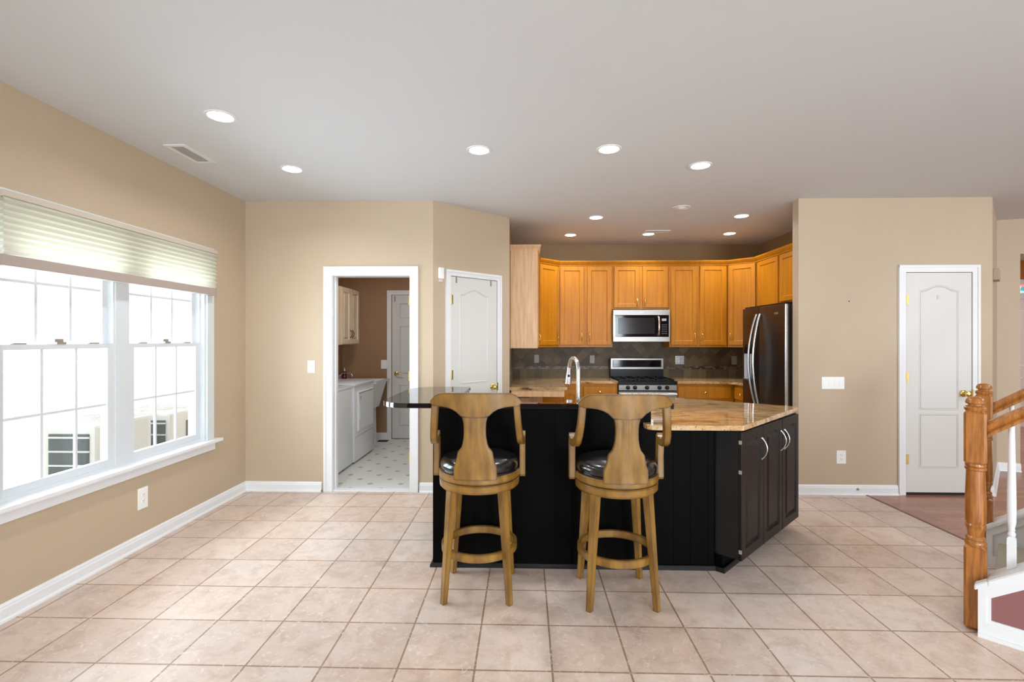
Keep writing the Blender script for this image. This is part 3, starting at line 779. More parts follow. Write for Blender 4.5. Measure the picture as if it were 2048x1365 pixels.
cabinet('upper_cabinet', 'single door upper cabinet just left of the refrigerator top', (2.895, 6.10, ZB), -PI/2, .525, hgt, .32, [(.03, .505, .03, hgt-.01, -1, .13)], group=UG)
cabinet('upper_cabinet', 'short upper cabinet above the refrigerator', (2.895, 5.57, 1.84), -PI/2, .885, ZT-1.84, .32, updoors(.885, 2, .075, .02, ZT-1.84-.01), group=UG)
mb = MB()
path = [(.165, 6.115), (.44, 6.38), (2.64, 6.38), (2.895, 6.115), (2.895, 4.68)]
sweep(mb, path, [(-.01, ZT), (.010, ZT), (.013, ZT+.012), (.020, ZT+.018), (.040, ZT+.046), (.045, ZT+.062), (-.01, ZT+.062)])
tag(mb.build('crown_moulding_run', 'maple'), 'long maple crown moulding along the tops of the upper cabinets', 'moulding')

# microwave
t = thing('microwave', 'stainless over the range microwave with black glass door', 'microwave', (1.508, 6.31, 1.404), 0)
W2 = .366
MB().box(-W2+.004, W2-.004, .02, .39, .004, .41).build('microwave_body', 'blackmetal', t)
mb = MB(); mb.box(-W2, W2, 0, .02, .345, .415, .003); mb.box(-W2, W2, 0, .02, 0, .065, .003); mb.box(-W2, -W2+.028, 0, .02, .065, .345); mb.box(W2-.014, W2, 0, .02, .065, .345)
f = mb.build('door_frame', 'steel', t)
MB().box(-.338, .225, .002, .018, .066, .344).build('door_glass', 'blackglass', t)
MB().box(-.30, .17, -.001, .002, .10, .31).build('window_mesh', mat('mesh_window', col(34, 28, 28), .12, spec=.3), t)
cp = MB().box(.227, W2-.015, .002, .018, .066, .344).build('control_panel', 'blackglass', t)
MB().box(.26, .32, -.001, .002, .27, .30).build('display', mat('pale_sticker_2', col(170, 180, 180), .4), cp)
mb = MB()
for r_ in range(5):
    for c_ in range(3): mb.box(.262+c_*.024, .278+c_*.024, 0, .002, .10+r_*.028, .115+r_*.028)
mb.build('keypad', mat('keypad_print', col(60, 64, 70), .5), cp)
MB().tube([(.215, .0, .085), (.215, -.03, .095), (.215, -.042, .15), (.215, -.045, .205), (.215, -.042, .26), (.215, -.03, .315), (.215, .0, .325)], .014, 12).build('handle', 'chrome', t, smooth=60)
MB().box(-.02, .02, -.001, .0, .375, .383).build('maker_badge', 'chrome', t)

# range
t = thing('gas_range', 'stainless gas range with black top and five black knobs', 'stove', (1.522, 6.05, 0), 0)
w2 = .358
MB().box(-w2, w2, .03, .63, .05, .87).build('range_body', 'blackmetal', t)
MB().box(-w2, w2, .0, .035, .80, .868, .003).build('control_panel', 'steel', t)
cktop = MB().box(-w2-.006, w2+.006, -.005, .60, .868, .912, .006).build('cooktop', 'blackmetal', t)
dr = MB().box(-w2, w2, .0, .03, .22, .785, .004).build('oven_door', 'steel', t)
MB().box(-.27, .27, -.003, .001, .36, .62).build('oven_window', 'blackglass', dr)
mb = MB(); mb.tube([(-w2+.01, -.045, .755), (w2-.01, -.045, .755)], .016, 14); mb.tube([(-w2+.04, -.045, .755), (-w2+.04, .005, .755)], .01, 8); mb.tube([(w2-.04, -.045, .755), (w2-.04, .005, .755)], .01, 8)
mb.build('handle', 'chrome', dr, smooth=60)
MB().box(-w2, w2, .0, .03, .07, .21, .004).build('drawer', 'steel', t)
for x in (1.279, 1.366, 1.514, 1.668, 1.76):
    MB().lathe([(.026, 0), (.026, .010), (.021, .014), (.019, .034), (.001, .036)], (x-1.522, 0, .836), 20, 'Y').build('knob', 'blackmetal', t, smooth=40)
for gx in (-.235, 0, .235):
    mb = MB(); z = .935
    for yy in (.06, .28, .52): mb.box(gx-.105, gx+.105, yy-.006, yy+.006, z-.012, z)
    for xx in (-.1, 0, .1): mb.box(gx+xx-.006, gx+xx+.006, .05, .53, z-.012, z)
    for xx in (-.1, .1):
        for yy in (.06, .52): mb.box(gx+xx-.006, gx+xx+.006, yy-.006, yy+.006, .91, z-.012)
    mb.build('burner_grate', 'blackmetal', t)
for bx, by in ((-.235, .16), (-.235, .41), (.235, .16), (.235, .41), (0, .29)):
    MB().lathe([(.045, 0), (.045, .008), (.03, .014), (.001, .014)], (bx, by, .911), 20).build('burner', 'blackmetal', t)
bk = MB().box(-w2, w2, .58, .64, .86, 1.04).build('back_riser', 'blackmetal', t)
px0, px1 = 1.16-1.522, 1.873-1.522
mb = MB(); mb.rectloft(px0, px1, 1.030, 1.180, [(0, .62), (0, .552), (.004, .548), (.026, .548), (.030, .553)])
mb.build('backguard', 'steel', t)
mb = MB(); mb.box(px0+.034, px1-.034, .545, .552, 1.062, 1.155, .003); mb.build('clock_panel', 'blackglass', t)

# backsplash
t = thing('tile_backsplash', 'slate tile backsplash with mosaic band and diamond field above the counter', 'backsplash', (0, 0, 0))
mb = MB(); mb.box(-.167, 3.22, 6.70, 6.71, .915, 1.025); mb.box(-.167, -.157, 5.25, 6.70, .915, 1.025); mb.box(3.21, 3.22, 5.6, 6.70, .915, 1.025); mb.build('straight_row', 'bs_straight', t)
mb = MB(); mb.box(-.167, 3.22, 6.70, 6.71, 1.066, 1.45); mb.box(-.167, -.157, 5.25, 6.70, 1.066, 1.333); mb.box(3.21, 3.22, 5.6, 6.70, 1.066, 1.333); mb.build('diamond_field', 'bs_diamond', t)
mb = MB(); mb.box(-.167, 3.22, 6.698, 6.71, 1.025, 1.066); mb.box(-.167, -.155, 5.25, 6.698, 1.025, 1.066); mb.box(3.208, 3.22, 5.6, 6.698, 1.025, 1.066); mb.build('mosaic_strip', 'bs_mosaic', t)

# base cabinets
BG = 'maple base cabinets'
cabinet('base_cabinet', 'maple base cabinet with one drawer left of the range', (.70, 6.08, 0), 0, .455, .884, .62, [(.02, .435, .13, .68, 1, .60)], [(.03, .435, .71, .845)], toe=.1, group=BG)
cabinet('base_cabinet', 'narrow maple base cabinet in the left kitchen corner behind the faucet', (.47, 6.08, 0), 0, .228, .884, .62, [(.02, .20, .13, .80, 0, .6)], [], toe=.1, group=BG)
cabinet('base_cabinet', 'maple base cabinet with a wide drawer right of the range', (1.89, 6.08, 0), 0, .70, .884, .62, [(.02, .33, .13, .66, 1, .58), (.36, .67, .13, .66, -1, .58)], [(.014, .665, .70, .845)], toe=.1, group=BG)
cabinet('base_cabinet', 'maple base cabinet between the corner and the refrigerator', (2.60, 6.08, 0), -PI/2, .49, .884, .60, [(.03, .46, .13, .66, -1, .58)], [(.03, .46, .70, .845)], toe=.1, group=BG)
# left run: open desk section with a pale apron, then a closed base
t = thing('desk_cabinet', 'pale maple desk section with open knee space beside the pantry wall', 'cabinet', (-.15, 5.24, 0), 0, BG)
MB().box(0, .575, 0, .02, .812, .884).build('apron', 'maple_pale', t)
MB().box(.555, .575, .02, .56, .80, .884).build('side_rail', 'maple', t)
MB().box(0, .555, .02, .56, .862, .884).build('desk_underside', 'maple_pale', t)
t = cabinet('base_cabinet', 'maple base cabinet on the left wall behind the open desk section', (.43, 5.82, 0), PI/2, .26, .884, .58, [], [], toe=.1, group=BG)
MB().box(-.001, .0, .22, .58, .1, .80).build('side_panel', 'maple_pale', t)
d = panel_door(.03, .25, .13, .80).build('door', 'maple', t); pull(d, .06, .7, .1, 'brass')
# low box with drawer in the knee space
t = thing('drawer_unit', 'low pale drawer box standing inside the open desk section', 'cabinet', (-.15, 5.45, 0), 0, BG)
MB().box(0, .20, 0, .35, 0, .775, .003).build('cabinet_body', 'maple_pale', t)

# granite worktops
GE = lambda z0=.884, z1=.915: None
mb = MB(); mb.prism([(-.167, 5.225), (.455, 5.225), (.455, 5.62), (.455, 6.05), (1.158, 6.05), (1.158, 6.70), (-.155, 6.70), (-.155, 5.25), (-.167, 5.25)], .884, .915, .004)
tag(mb.build('granite_worktop', 'granite'), 'tan granite worktop left of the range, along the left kitchen wall', 'countertop')
mb = MB(); mb.prism([(1.888, 6.05), (2.50, 6.05), (2.57, 5.98), (2.57, 5.585), (3.208, 5.585), (3.208, 6.698), (1.888, 6.698)], .884, .915, .004)
tag(mb.build('granite_worktop', 'granite'), 'tan granite worktop between the range and the refrigerator', 'countertop')

# refrigerator (front faces -X): local x runs toward the camera, -y out of the front
t = thing('refrigerator', 'dark stainless side by side refrigerator with arched handles', 'refrigerator', (2.53, 5.567, 0), -PI/2)
FW, FH = .893, 1.775
MB().box(.004, FW-.004, 0, .66, .02, FH-.01).build('refrigerator_body', mat('fridge_side', col(46, 46, 46), .4), t)
fz = MB().box(.002, .386, -.06, -.004, .06, FH, .008).build('freezer_door', 'steeldark', t, smooth=30)
rd = MB().box(.392, FW, -.06, -.004, .06, FH, .008).build('refrigerator_door', 'steeldark', t, smooth=30)
MB().box(FW+.0005, FW+.002, -.056, -.03, .06, FH-.004).build('door_edge', 'chrome', rd)
def fridge_handle(par, x, dx):
    path = []; rs = []
    for k in range(17):
        u = k/16; b = math.sin(PI*u)
        path.append((x-dx*b, -.066-.075*b**.8, .70+1.0*u)); rs.append(.013)
    MB().tube(path, rs, 12, 1, 1).build('handle', 'chrome', par, smooth=60)
fridge_handle(fz, .352, .03); fridge_handle(rd, .426, -.0)
dp = MB().rectloft(.055, .235, .985, 1.385, [(0, -.06), (0, -.0625), (.008, -.0635), (.010, -.0635)]).build('water_dispenser', 'blackglass', fz)
mb = MB().rectloft(.065, .225, .99, 1.275, [(0, -.0636), (0, -.070), (.010, -.070), (.014, -.0645)]); mb.build('dispenser_recess', mat('dispenser_grey', col(176, 182, 188), .4), dp)
MB().box(.065, .225, -.09, -.063, .985, 1.0).build('drip_tray', 'steel', dp)
MB().box(.70, .775, -.0615, -.0595, 1.68, 1.70).build('maker_badge', 'chrome', rd)
MB().box(0, .88, -.03, .1, FH, FH+.018).build('hinge_cover', 'blackmetal', t)

# ------------------------------------------------------------------ kitchen island
t = thing('kitchen_island', 'black kitchen island with raised bar wall and angled espresso cabinet end', 'kitchen island', (.2, 3.04, 0))
O = Matrix.Translation((-.2, -3.04, 0))
mb = MB(); 
mb.prism([(-.581, 3.04), (.785, 3.04), (.785, 3.12), (-.47, 3.12), (-.47, 4.07), (-.581, 4.07)], 0, 1.0)
mb.xform(O).build('bar_wall', 'black', t)
mb = MB(); mb.prism([(.785, 3.045), (1.175, 3.045), (1.175, 3.12), (.785, 3.12)], 0, .884); mb.xform(O).build('front_panel', 'black', t)
# vertical board joints of the bar wall
mb = MB()
for k in range(17):
    x = -.54+k*.105; zt_ = 1.0 if x < .77 else .884
    mb.box(x-.004, x+.004, 3.037 if x < .785 else 3.042, 3.041 if x < .785 else 3.046, .03, zt_-.004)
mb.xform(O).build('panel_beading', 'black', t)
mb = MB(); sweep(mb, [(-.581, 4.07), (-.581, 3.04), (1.182, 3.04), (1.217, 3.010), (1.41, 3.203)][::-1][::-1], [(0, 0), (.016, 0), (.016, .016), (.008, .026), (0, .028)])
mb.xform(O).build('base_moulding', 'blacksatin', t)
s = .70711; Q = (1.285, 2.955); L = 1.079; E_ = (Q[0]+s*L, Q[1]+s*L)
r0 = (Q[0]-s*.10, Q[1]+s*.10)
body = [(-.47, 3.12), (1.12, 3.12), r0, Q, E_, (2.0, 3.80), (1.62, 4.06), (1.31, 4.31), (.72, 3.72), (-.47, 3.72)]
mb = MB(); mb.prism(body, .10, .884); mb.xform(O).build('cabinet_body', 'blacksatin', t)
toe = [(-.47, 3.12), (1.175, 3.07), (1.217, 3.022), (1.217+s*.95, 3.022+s*.95), (1.60, 4.0), (1.31, 4.26), (.74, 3.66), (-.47, 3.66)]
mb = MB(); mb.prism(toe, 0, .10); mb.xform(O).build('toe_kick', 'black', t)
# doors on the diagonal
R = O @ Matrix.Translation((Q[0], Q[1], 0)) @ Matrix.Rotation(PI/4, 4, 'Z')
for k in range(3):
    x0 = .006+k*L/3; x1 = (k+1)*L/3-.004
    d = panel_door(x0, x1, .095, .872, True, .06).xform(R).build('door', 'espresso', t)
    hx = {0: x1-.03, 1: x1-.03, 2: x0+.03}[k]
    n = 12; path = [(hx, -.020-.034*math.sin(PI*i/n)**.8, .66+.135*i/n) for i in range(n+1)]
    MB().tube(path, [.008]+[.0055]*(n-1)+[.008], 10).xform(R).build('handle', 'chrome', d, smooth=60)
mb = MB()
for z in (.14, .62, .80): mb.box(-.003, .003, -.021, -.004, z, z+.022)
mb.xform(R).build('door_hinge', 'plateg', t)
mb = MB(); mb.prism([(.785, 3.042), (.80, 3.042), (.80, 3.75-.6), (.785, 3.75-.6)], .9155, 1.0); mb.xform(O).build('splash_end', 'granite', t)

mb = MB()
g = [(.70, 3.125), (-.468, 3.125), (-.468, 3.76), (.70, 3.76), (1.31, 4.37), (1.64, 4.115), (2.075, 3.805), (2.066, 3.724), (1.309, 2.93), (.80, 2.93), (.762, 2.94), (.742, 2.962), (.735, 3.0), (.735, 3.036), (.786, 3.036), (.786, 3.125)]
mb.prism(g, .8845, .915, .004)
tag(mb.build('granite_worktop', 'granite'), 'tan granite worktop on the island, at the angled cabinet end', 'countertop')
# black bar top: narrow cap along the front, wide rounded table on the left end
def arc(cx, cy, rx, a0, a1, n=20): return [(cx+rx*math.cos(math.radians(a0+(a1-a0)*i/n)), cy+rx*math.sin(math.radians(a0+(a1-a0)*i/n))) for i in range(n+1)]
p = []
p += arc(-.94+.20, 3.02+.20, .20, 180, 270)
p += arc(.93-.03, 3.02+.03, .03, 270, 360)
p += [(.93, 3.075), (-.46, 3.075), (-.46, 4.09)]
p += arc(-.94+.22, 4.09-.22, .22, 90, 180)
mb = MB(); mb.prism(p, 1.0, 1.031, .006)
tag(mb.build('granite_bar', 'blackbar'), 'polished black granite bar top with rounded left end', 'countertop')

# faucet and soap dispenser
t = thing('kitchen_faucet', 'tall arched brushed nickel kitchen faucet with pull down spray head', 'faucet', (.362, 3.29, .915))
path = [(0, 0, .03), (0, 0, .30)]
for k in range(1, 11):
    a = PI*k/10*.94; path.append((-.024*(1-math.cos(a)), .085*(1-math.cos(a)), .30+.088*math.sin(a)))
MB().tube(path, .0135, 16).build('spout', 'chrome', t, smooth=60)
MB().lathe([(.03, 0), (.03, .008), (.02, .02), (.018, .05), (.001, .05)], (0, 0, 0), 24).build('base', 'chrome', t, smooth=40)
e = path[-1]
MB().tube([e, (e[0]-.002, e[1]+.003, e[2]-.03), (e[0]-.004, e[1]+.008, e[2]-.07), (e[0]-.006, e[1]+.012, e[2]-.115)], [.014, .015, .020, .0235], 18).build('spray_head', 'chrome', t, smooth=60)
MB().lathe([(.009, 0), (.009, .003), (.001, .004)], (e[0]-.004, e[1]-.012, e[2]-.058), 14, 'Y').build('spray_button', 'dark', t)
MB().tube([(.015, 0, .035), (.05, 0, .045), (.09, -.005, .07)], [.008, .007, .006], 10).build('lever', 'chrome', t, smooth=60)
t = thing('soap_dispenser', 'short brushed nickel soap dispenser beside the kitchen faucet', 'soap dispenser', (.299, 3.27, .915))
MB().lathe([(.024, 0), (.024, .006), (.016, .012), (.015, .075), (.021, .078), (.021, .108), (.019, .111), (.001, .111)], (0, 0, 0), 24).build('pump', 'chrome', t, smooth=35)
MB().tube([(0, 0, .09), (0, .05, .095), (0, .065, .088)], .005, 8).build('nozzle', 'chrome', t, smooth=60)

# ------------------------------------------------------------------ bar stools
def make_stool(label):
    t = thing('bar_stool', label, 'bar stool', (0, 0, 0), 0, 'swivel bar stools at the island')
    # legs: square, tapered, turned so a corner points outward
    for sx in (-1, 1):
        for sy in (-1, 1):
            rings = []
            for z, r, w_ in ((0, .178, .0205), (.62, .139, .032)):
                cx, cy = sx*r, sy*r
                rings.append([(cx+w_*math.cos(k*PI/2), cy+w_*math.sin(k*PI/2), z) for k in range(4)])
            mb = MB(); mb.loft(rings); bmesh.ops.bevel(mb.bm, geom=list(mb.bm.edges), offset=.002, segments=1, affect='EDGES')
            mb.build('leg', 'stoolwood', t)
    def ringband(r0, r1, z0, z1, m, name, seg=64, parent=t):
        mb = MB(); rings = []
        pr = [(r0, z0), (r1-.003, z0), (r1, z0+.003), (r1, z1-.003), (r1-.003, z1), (r0, z1)]
        for k in range(seg):
            a = 2*PI*k/seg; rings.append([(r*math.cos(a), r*math.sin(a), z) for r, z in pr])
        rings.append(rings[0]); mb.loft(rings, False, False); bmesh.ops.remove_doubles(mb.bm, verts=mb.bm.verts, dist=1e-6)
        return mb.build(name, m, parent, smooth=40)
    ringband(.196, .216, .236, .280, 'stoolwood', 'footrest_ring')
    MB().lathe([(.20, .600), (.218, .602), (.227, .612), (.229, .645), (.224, .650), (.001, .650)], (0, 0, 0), 64).build('seat_base', 'stoolwood', t, smooth=35)
    MB().lathe([(.215, .646), (.215, .657)], (0, 0, 0), 48).build('swivel_gap', 'glaze', t)
    MB().lathe([(.20, .653), (.226, .655), (.231, .662), (.231, .692), (.226, .697), (.001, .697)], (0, 0, 0), 64).build('seat_ring', 'stoolwood', t, smooth=35)
    MB().lathe([(.219, .697), (.226, .701), (.226, .705), (.220, .708), (.225, .716), (.224, .735), (.212, .755), (.18, .770), (.12, .779), (.001, .783)], (0, 0, 0), 64).build('seat_cushion', 'leather', t, smooth=60)
    # splat and crest: curved sheet, centred behind the sitter (toward -y)
    def yb(x, z): return -.246+.95*x*x-.06*max(0, z-.72)
    def sheet(name, rows, th, flute=0, parent=t):
        n = 20; fr, bk = [], []
        for (z0f, hw) in rows:
            fr.append([]); bk.append([])
            for i in range(n+1):
                u = -1+2*i/n; x = u*hw; z = z0f(u) if callable(z0f) else z0f
                y = yb(x, z); fl = flute*math.cos(u*PI*4) if flute else 0
                fr[-1].append((x, y-th/2+fl, z)); bk[-1].append((x, y+th/2, z))
        mb = MB(); mb.loft(fr, False, False, False); mb.loft(bk, False, False, False)
        side = [fr[0], bk[0]]; mb.loft(side, False, False, False); mb.loft([fr[-1], bk[-1]], False, False, False)
        mb.loft([[r[0] for r in fr], [r[0] for r in bk]], False, False, False); mb.loft([[r[-1] for r in fr], [r[-1] for r in bk]], False, False, False)
        bmesh.ops.remove_doubles(mb.bm, verts=mb.bm.verts, dist=1e-5)
        return mb.build(name, 'stoolwood', parent, smooth=50)
    rows = [(.690, .114), (.715, .114), (.74, .114), (.762, .1125), (.775, .107), (.790, .101), (.81, .097), (.838, .092), (.8405, .091), (.855, .080), (.863, .073), (.885, .065), (.915, .0595), (.945, .0575), (.975, .058), (1.0, .060), (1.02, .065), (1.03, .068)]
    sheet('back_splat', rows, .024, .0009)
    def top(u): return 1.153-.008*u*u-.040*(max(0, abs(u)-.72)/.28)**2.4
    def bot(u):
        x = abs(u)*.242
        tab = [(0, 1.022), (.068, 1.026), (.082, 1.040), (.10, 1.056), (.125, 1.069), (.16, 1.077), (.20, 1.079), (.225, 1.078), (.236, 1.082), (.242, 1.092)]
        for (a, za), (b, zb) in zip(tab, tab[1:]):
            if x <= b: return za+(zb-za)*(x-a)/(b-a)
        return tab[-1][1]
    rws = []
    for j in range(7):
        f = j/6; rws.append((lambda u, f=f: bot(u)+(top(u)-bot(u))*f, .242-.0*(abs(f-.5))))
    sheet('crest_rail', rws, .030)
    MB().loft([[(x, yb(x, 1.026)-.0125-.004*0, 1.0235), (x, yb(x, 1.026)+.0125, 1.0235), (x, yb(x, 1.026)+.0125, 1.0285), (x, yb(x, 1.026)-.0135, 1.0285)] for x in [(-.067+.134*i/10) for i in range(11)]]).build('splat_bead', 'glaze', t)
    # arms: flat sawn S-curve from the crest ends, then short posts to the seat ring
    for sx in (-1, 1):
        ctr = [(-.203, 1.085), (-.200, 1.03), (-.192, .98), (-.176, .935), (-.148, .895), (-.105, .872), (-.055, .866), (-.01, .876), (.012, .898)]
        wds = [.036, .036, .037, .039, .041, .040, .036, .033, .028]
        xs = [.218, .222, .226, .231, .236, .241, .245, .247, .247]
        rings = []
        for i, (y, z) in enumerate(ctr):
            a = ctr[max(0, i-1)]; b = ctr[min(len(ctr)-1, i+1)]; ty, tz = b[0]-a[0], b[1]-a[1]; l = math.hypot(ty, tz); ny, nz = -tz/l, ty/l
            h_ = wds[i]/2; x = sx*xs[i]; q = .0175
            rings.append([(x-q, y-ny*h_, z-nz*h_), (x+q, y-ny*h_, z-nz*h_), (x+q, y+ny*h_, z+nz*h_), (x-q, y+ny*h_, z+nz*h_)])
        mb = MB(); mb.loft(rings); es = [e for e in mb.bm.edges if len(e.link_faces) == 2 and e.calc_face_angle(0) > 1.2]
        bmesh.ops.bevel(mb.bm, geom=es, offset=.003, segments=2, affect='EDGES')
        mb.build('arm', 'stoolwood', t, smooth=35)
        rings = []
        for z, y0, y1, xi in ((.648, -.010, .034, .2475), (.66, -.018, .040, .2475), (.72, -.016, .036, .2475), (.78, -.014, .030, .2475), (.855, -.022, .026, .2475), (.872, -.020, .024, .2475)):
            rings.append([(sx*xi-.0165, y0, z), (sx*xi+.0165, y0, z), (sx*xi+.0165, y1, z), (sx*xi-.0165, y1, z)])
        mb = MB(); mb.loft(rings); es = [e for e in mb.bm.edges if len(e.link_faces) == 2 and e.calc_face_angle(0) > 1.2]
        bmesh.ops.bevel(mb.bm, geom=es, offset=.003, segments=2, affect='EDGES')
        mb.build('arm_post', 'stoolwood', t, smooth=35)
    return t
st0 = make_stool('left bar stool of the two, standing in front of the black bar wall')
st0.location = (-.262, 2.785, 0); st0.rotation_euler = (0, 0, 0)
dup(st0, (.512, 2.74, 0), math.radians(1.5), 'right bar stool of the two, its back overlapping the granite counter end')

# ------------------------------------------------------------------ laundry room
def top_rect(mb, x0, x1, y0, y1, z): pass
t = thing('washing_machine', 'white top loading washing machine nearest the laundry doorway', 'washing machine', (-1.966, 4.80, 0), PI/2)
MB().box(0, .68, 0, .665, .02, .885, .01).build('cabinet_body', 'appl', t, smooth=30)
MB().box(-.002, .682, -.004, .665, .885, .905, .006).build('lid_deck', 'appl', t, smooth=30)
mb = MB(); mb.rectloft(.0, 1, 0, 1, [(0, 0), (0, .001)]) if False else None
MB().box(.08, .60, .06, .46, .905, .917, .004).build('lid', 'appl', t)
MB().box(.07, .61, .05, .47, .902, .9065).build('lid_gap', 'plateg', t)
MB().box(0, .68, .56, .665, .905, 1.02, .01).build('control_console', 'appl', t)
for x in (.06, .62): MB().lathe([(.02, 0), (.02, .02)], (x, .1, 0), 12).build('foot', 'dark', t)
t = thing('clothes_dryer', 'white front loading dryer beyond the washing machine', 'dryer', (-1.955, 5.50, 0), PI/2)
MB().box(0, .70, 0, .67, .02, .895, .008).build('cabinet_body', 'appl', t, smooth=30)
MB().box(-.004, .704, -.012, .67, .895, .925, .010).build('top_deck', 'appl', t, smooth=30)
d = MB().rectloft(.10, .64, .36, .82, [(0, 0), (0, -.012), (.008, -.018), (.012, -.018)]).build('door', 'appl', t)
MB().box(.10, .64, -.0195, -.0165, .800, .812).build('door_grip_slot', 'plateg', d)
MB().box(.11, .135, -.026, -.018, .50, .68, .003).build('handle', 'appl', d)
MB().box(.15, .165, -.0205, -.018, .73, .765).build('door_badge', 'plateg', d)
MB().box(.02, .68, -.003, 0, .30, .304).build('lower_seam', 'plateg', t)
MB().box(0, .70, .57, .67, .925, 1.04, .01).build('control_console', 'appl', t)
for x in (.06, .64): MB().lathe([(.02, 0), (.02, .02)], (x, .1, 0), 12).build('foot', 'dark', t)
t = thing('laundry_sink', 'white utility sink tub in the far corner behind the dryer', 'sink', (-2.27, 6.56, 0))
rings = []
for z, hx, hy in ((.50, .22, .20), (.84, .295, .285), (.85, .335, .31), (.876, .34, .315), (.876, .29, .27), (.60, .21, .19)):
    rings.append([(-hx, -hy, z), (hx, -hy, z), (hx, hy, z), (-hx, hy, z)])
mb = MB(); mb.loft(rings); mb.build('basin', 'appl', t)
for sx in (-1, 1):
    for sy in (-1, 1): MB().loft([[(sx*.17+a, sy*.17+b, 0) for a, b in ((-.015, -.015), (.015, -.015), (.015, .015), (-.015, .015))], [(sx*.16+a, sy*.15+b, .52) for a, b in ((-.02, -.02), (.02, -.02), (.02, .02), (-.02, .02))]]).build('leg', 'appl', t)
t = thing('laundry_faucet', 'small chrome faucet on the utility sink', 'faucet', (-2.53, 6.50, .876))
MB().box(-.025, .025, -.08, .08, 0, .03, .008).build('base', 'chrome', t, smooth=30)
MB().tube([(0, 0, .02), (.01, 0, .07), (.06, -.01, .105), (.14, -.02, .108), (.19, -.03, .09), (.205, -.035, .055)], .009, 12).build('spout', 'chrome', t, smooth=60)
for s_ in (-1, 1): MB().lathe([(.012, 0), (.012, .02), (.022, .03), (.020, .05), (.001, .052)], (0, s_*.06, .03), 14).build('tap_handle', 'chrome', t, smooth=40)
t = thing('soap_bottle', 'dark red soap bottle beside the laundry faucet', 'bottle', (-2.53, 6.72, .876))
MB().lathe([(.03, 0), (.032, .01), (.032, .09), (.014, .115), (.001, .115)], (0, 0, 0), 20).build('bottle_body', 'soap', t, smooth=40)
MB().lathe([(.011, 0), (.011, .02), (.004, .022), (.004, .05), (.001, .05)], (0, 0, .115), 12).build('pump', 'plastic', t)
cabinet('upper_cabinet', 'pale double door wall cabinet above the dryer in the laundry room', (-2.335, 6.06, 1.366), PI/2, .65, .745, .30,
        [(.01, .32, .01, .735, 1, .14), (.33, .64, .01, .735, -1, .14)], m=mat('bleached_maple', col(226, 206, 176), .4, vcol=col(206, 182, 148), vscale=5, stretch=(7, 7, .6)), pm='steeldark', raised=True)

# ------------------------------------------------------------------ staircase at the right
def newel(name, label, x, y):
    t = thing(name, label, 'newel post', (x, y, 0), -PI/4, 'oak newel posts at the stair foot')
    h = .0415
    def block(z0, z1, c=.010):
        rings = []
        for z, ins in ((z0, .010), (z0+.014, 0), (z1-.014, 0), (z1, .010)):
            q = h-ins; k = c
            rings.append([(-q+k, -q, z), (q-k, -q, z), (q, -q+k, z), (q, q-k, z), (q-k, q, z), (-q+k, q, z), (-q, q-k, z), (-q, -q+k, z)])
        return rings
    mb = MB(); mb.loft(block(0, .415)); mb.build('lower_block', 'oak', t)
    mb = MB(); mb.lathe([(.036, .405), (.041, .415), (.042, .428), (.036, .437), (.039, .444), (.036, .452), (.030, .458), (.032, .48), (.038, .50), (.041, .512), (.036, .520), (.040, .528), (.0405, .54), (.0405, .60), (.038, .69), (.0355, .775), (.035, .782), (.041, .788), (.041, .797), (.035, .801), (.040, .806), (.039, .818)], (0, 0, 0), 32); mb.build('turned_shaft', 'oak', t, smooth=40)
    mb = MB(); mb.loft(block(.812, 1.080)); mb.build('upper_block', 'oak', t)
    mb = MB(); mb.lathe([(.036, 1.075), (.042, 1.084), (.043, 1.094), (.036, 1.102), (.028, 1.104), (.027, 1.110), (.036, 1.113), (.039, 1.118), (.037, 1.130), (.030, 1.141), (.018, 1.147), (.001, 1.149)], (0, 0, 0), 32); mb.build('cap', 'oak', t, smooth=40)
    return t
N1 = (2.236, 2.464); N2 = (2.962, 3.205)
newel('newel_post', 'nearer oak newel post standing on the tile floor', *N1)
newel('newel_post', 'farther oak newel post in front of the closet door', *N2)
SL = .745
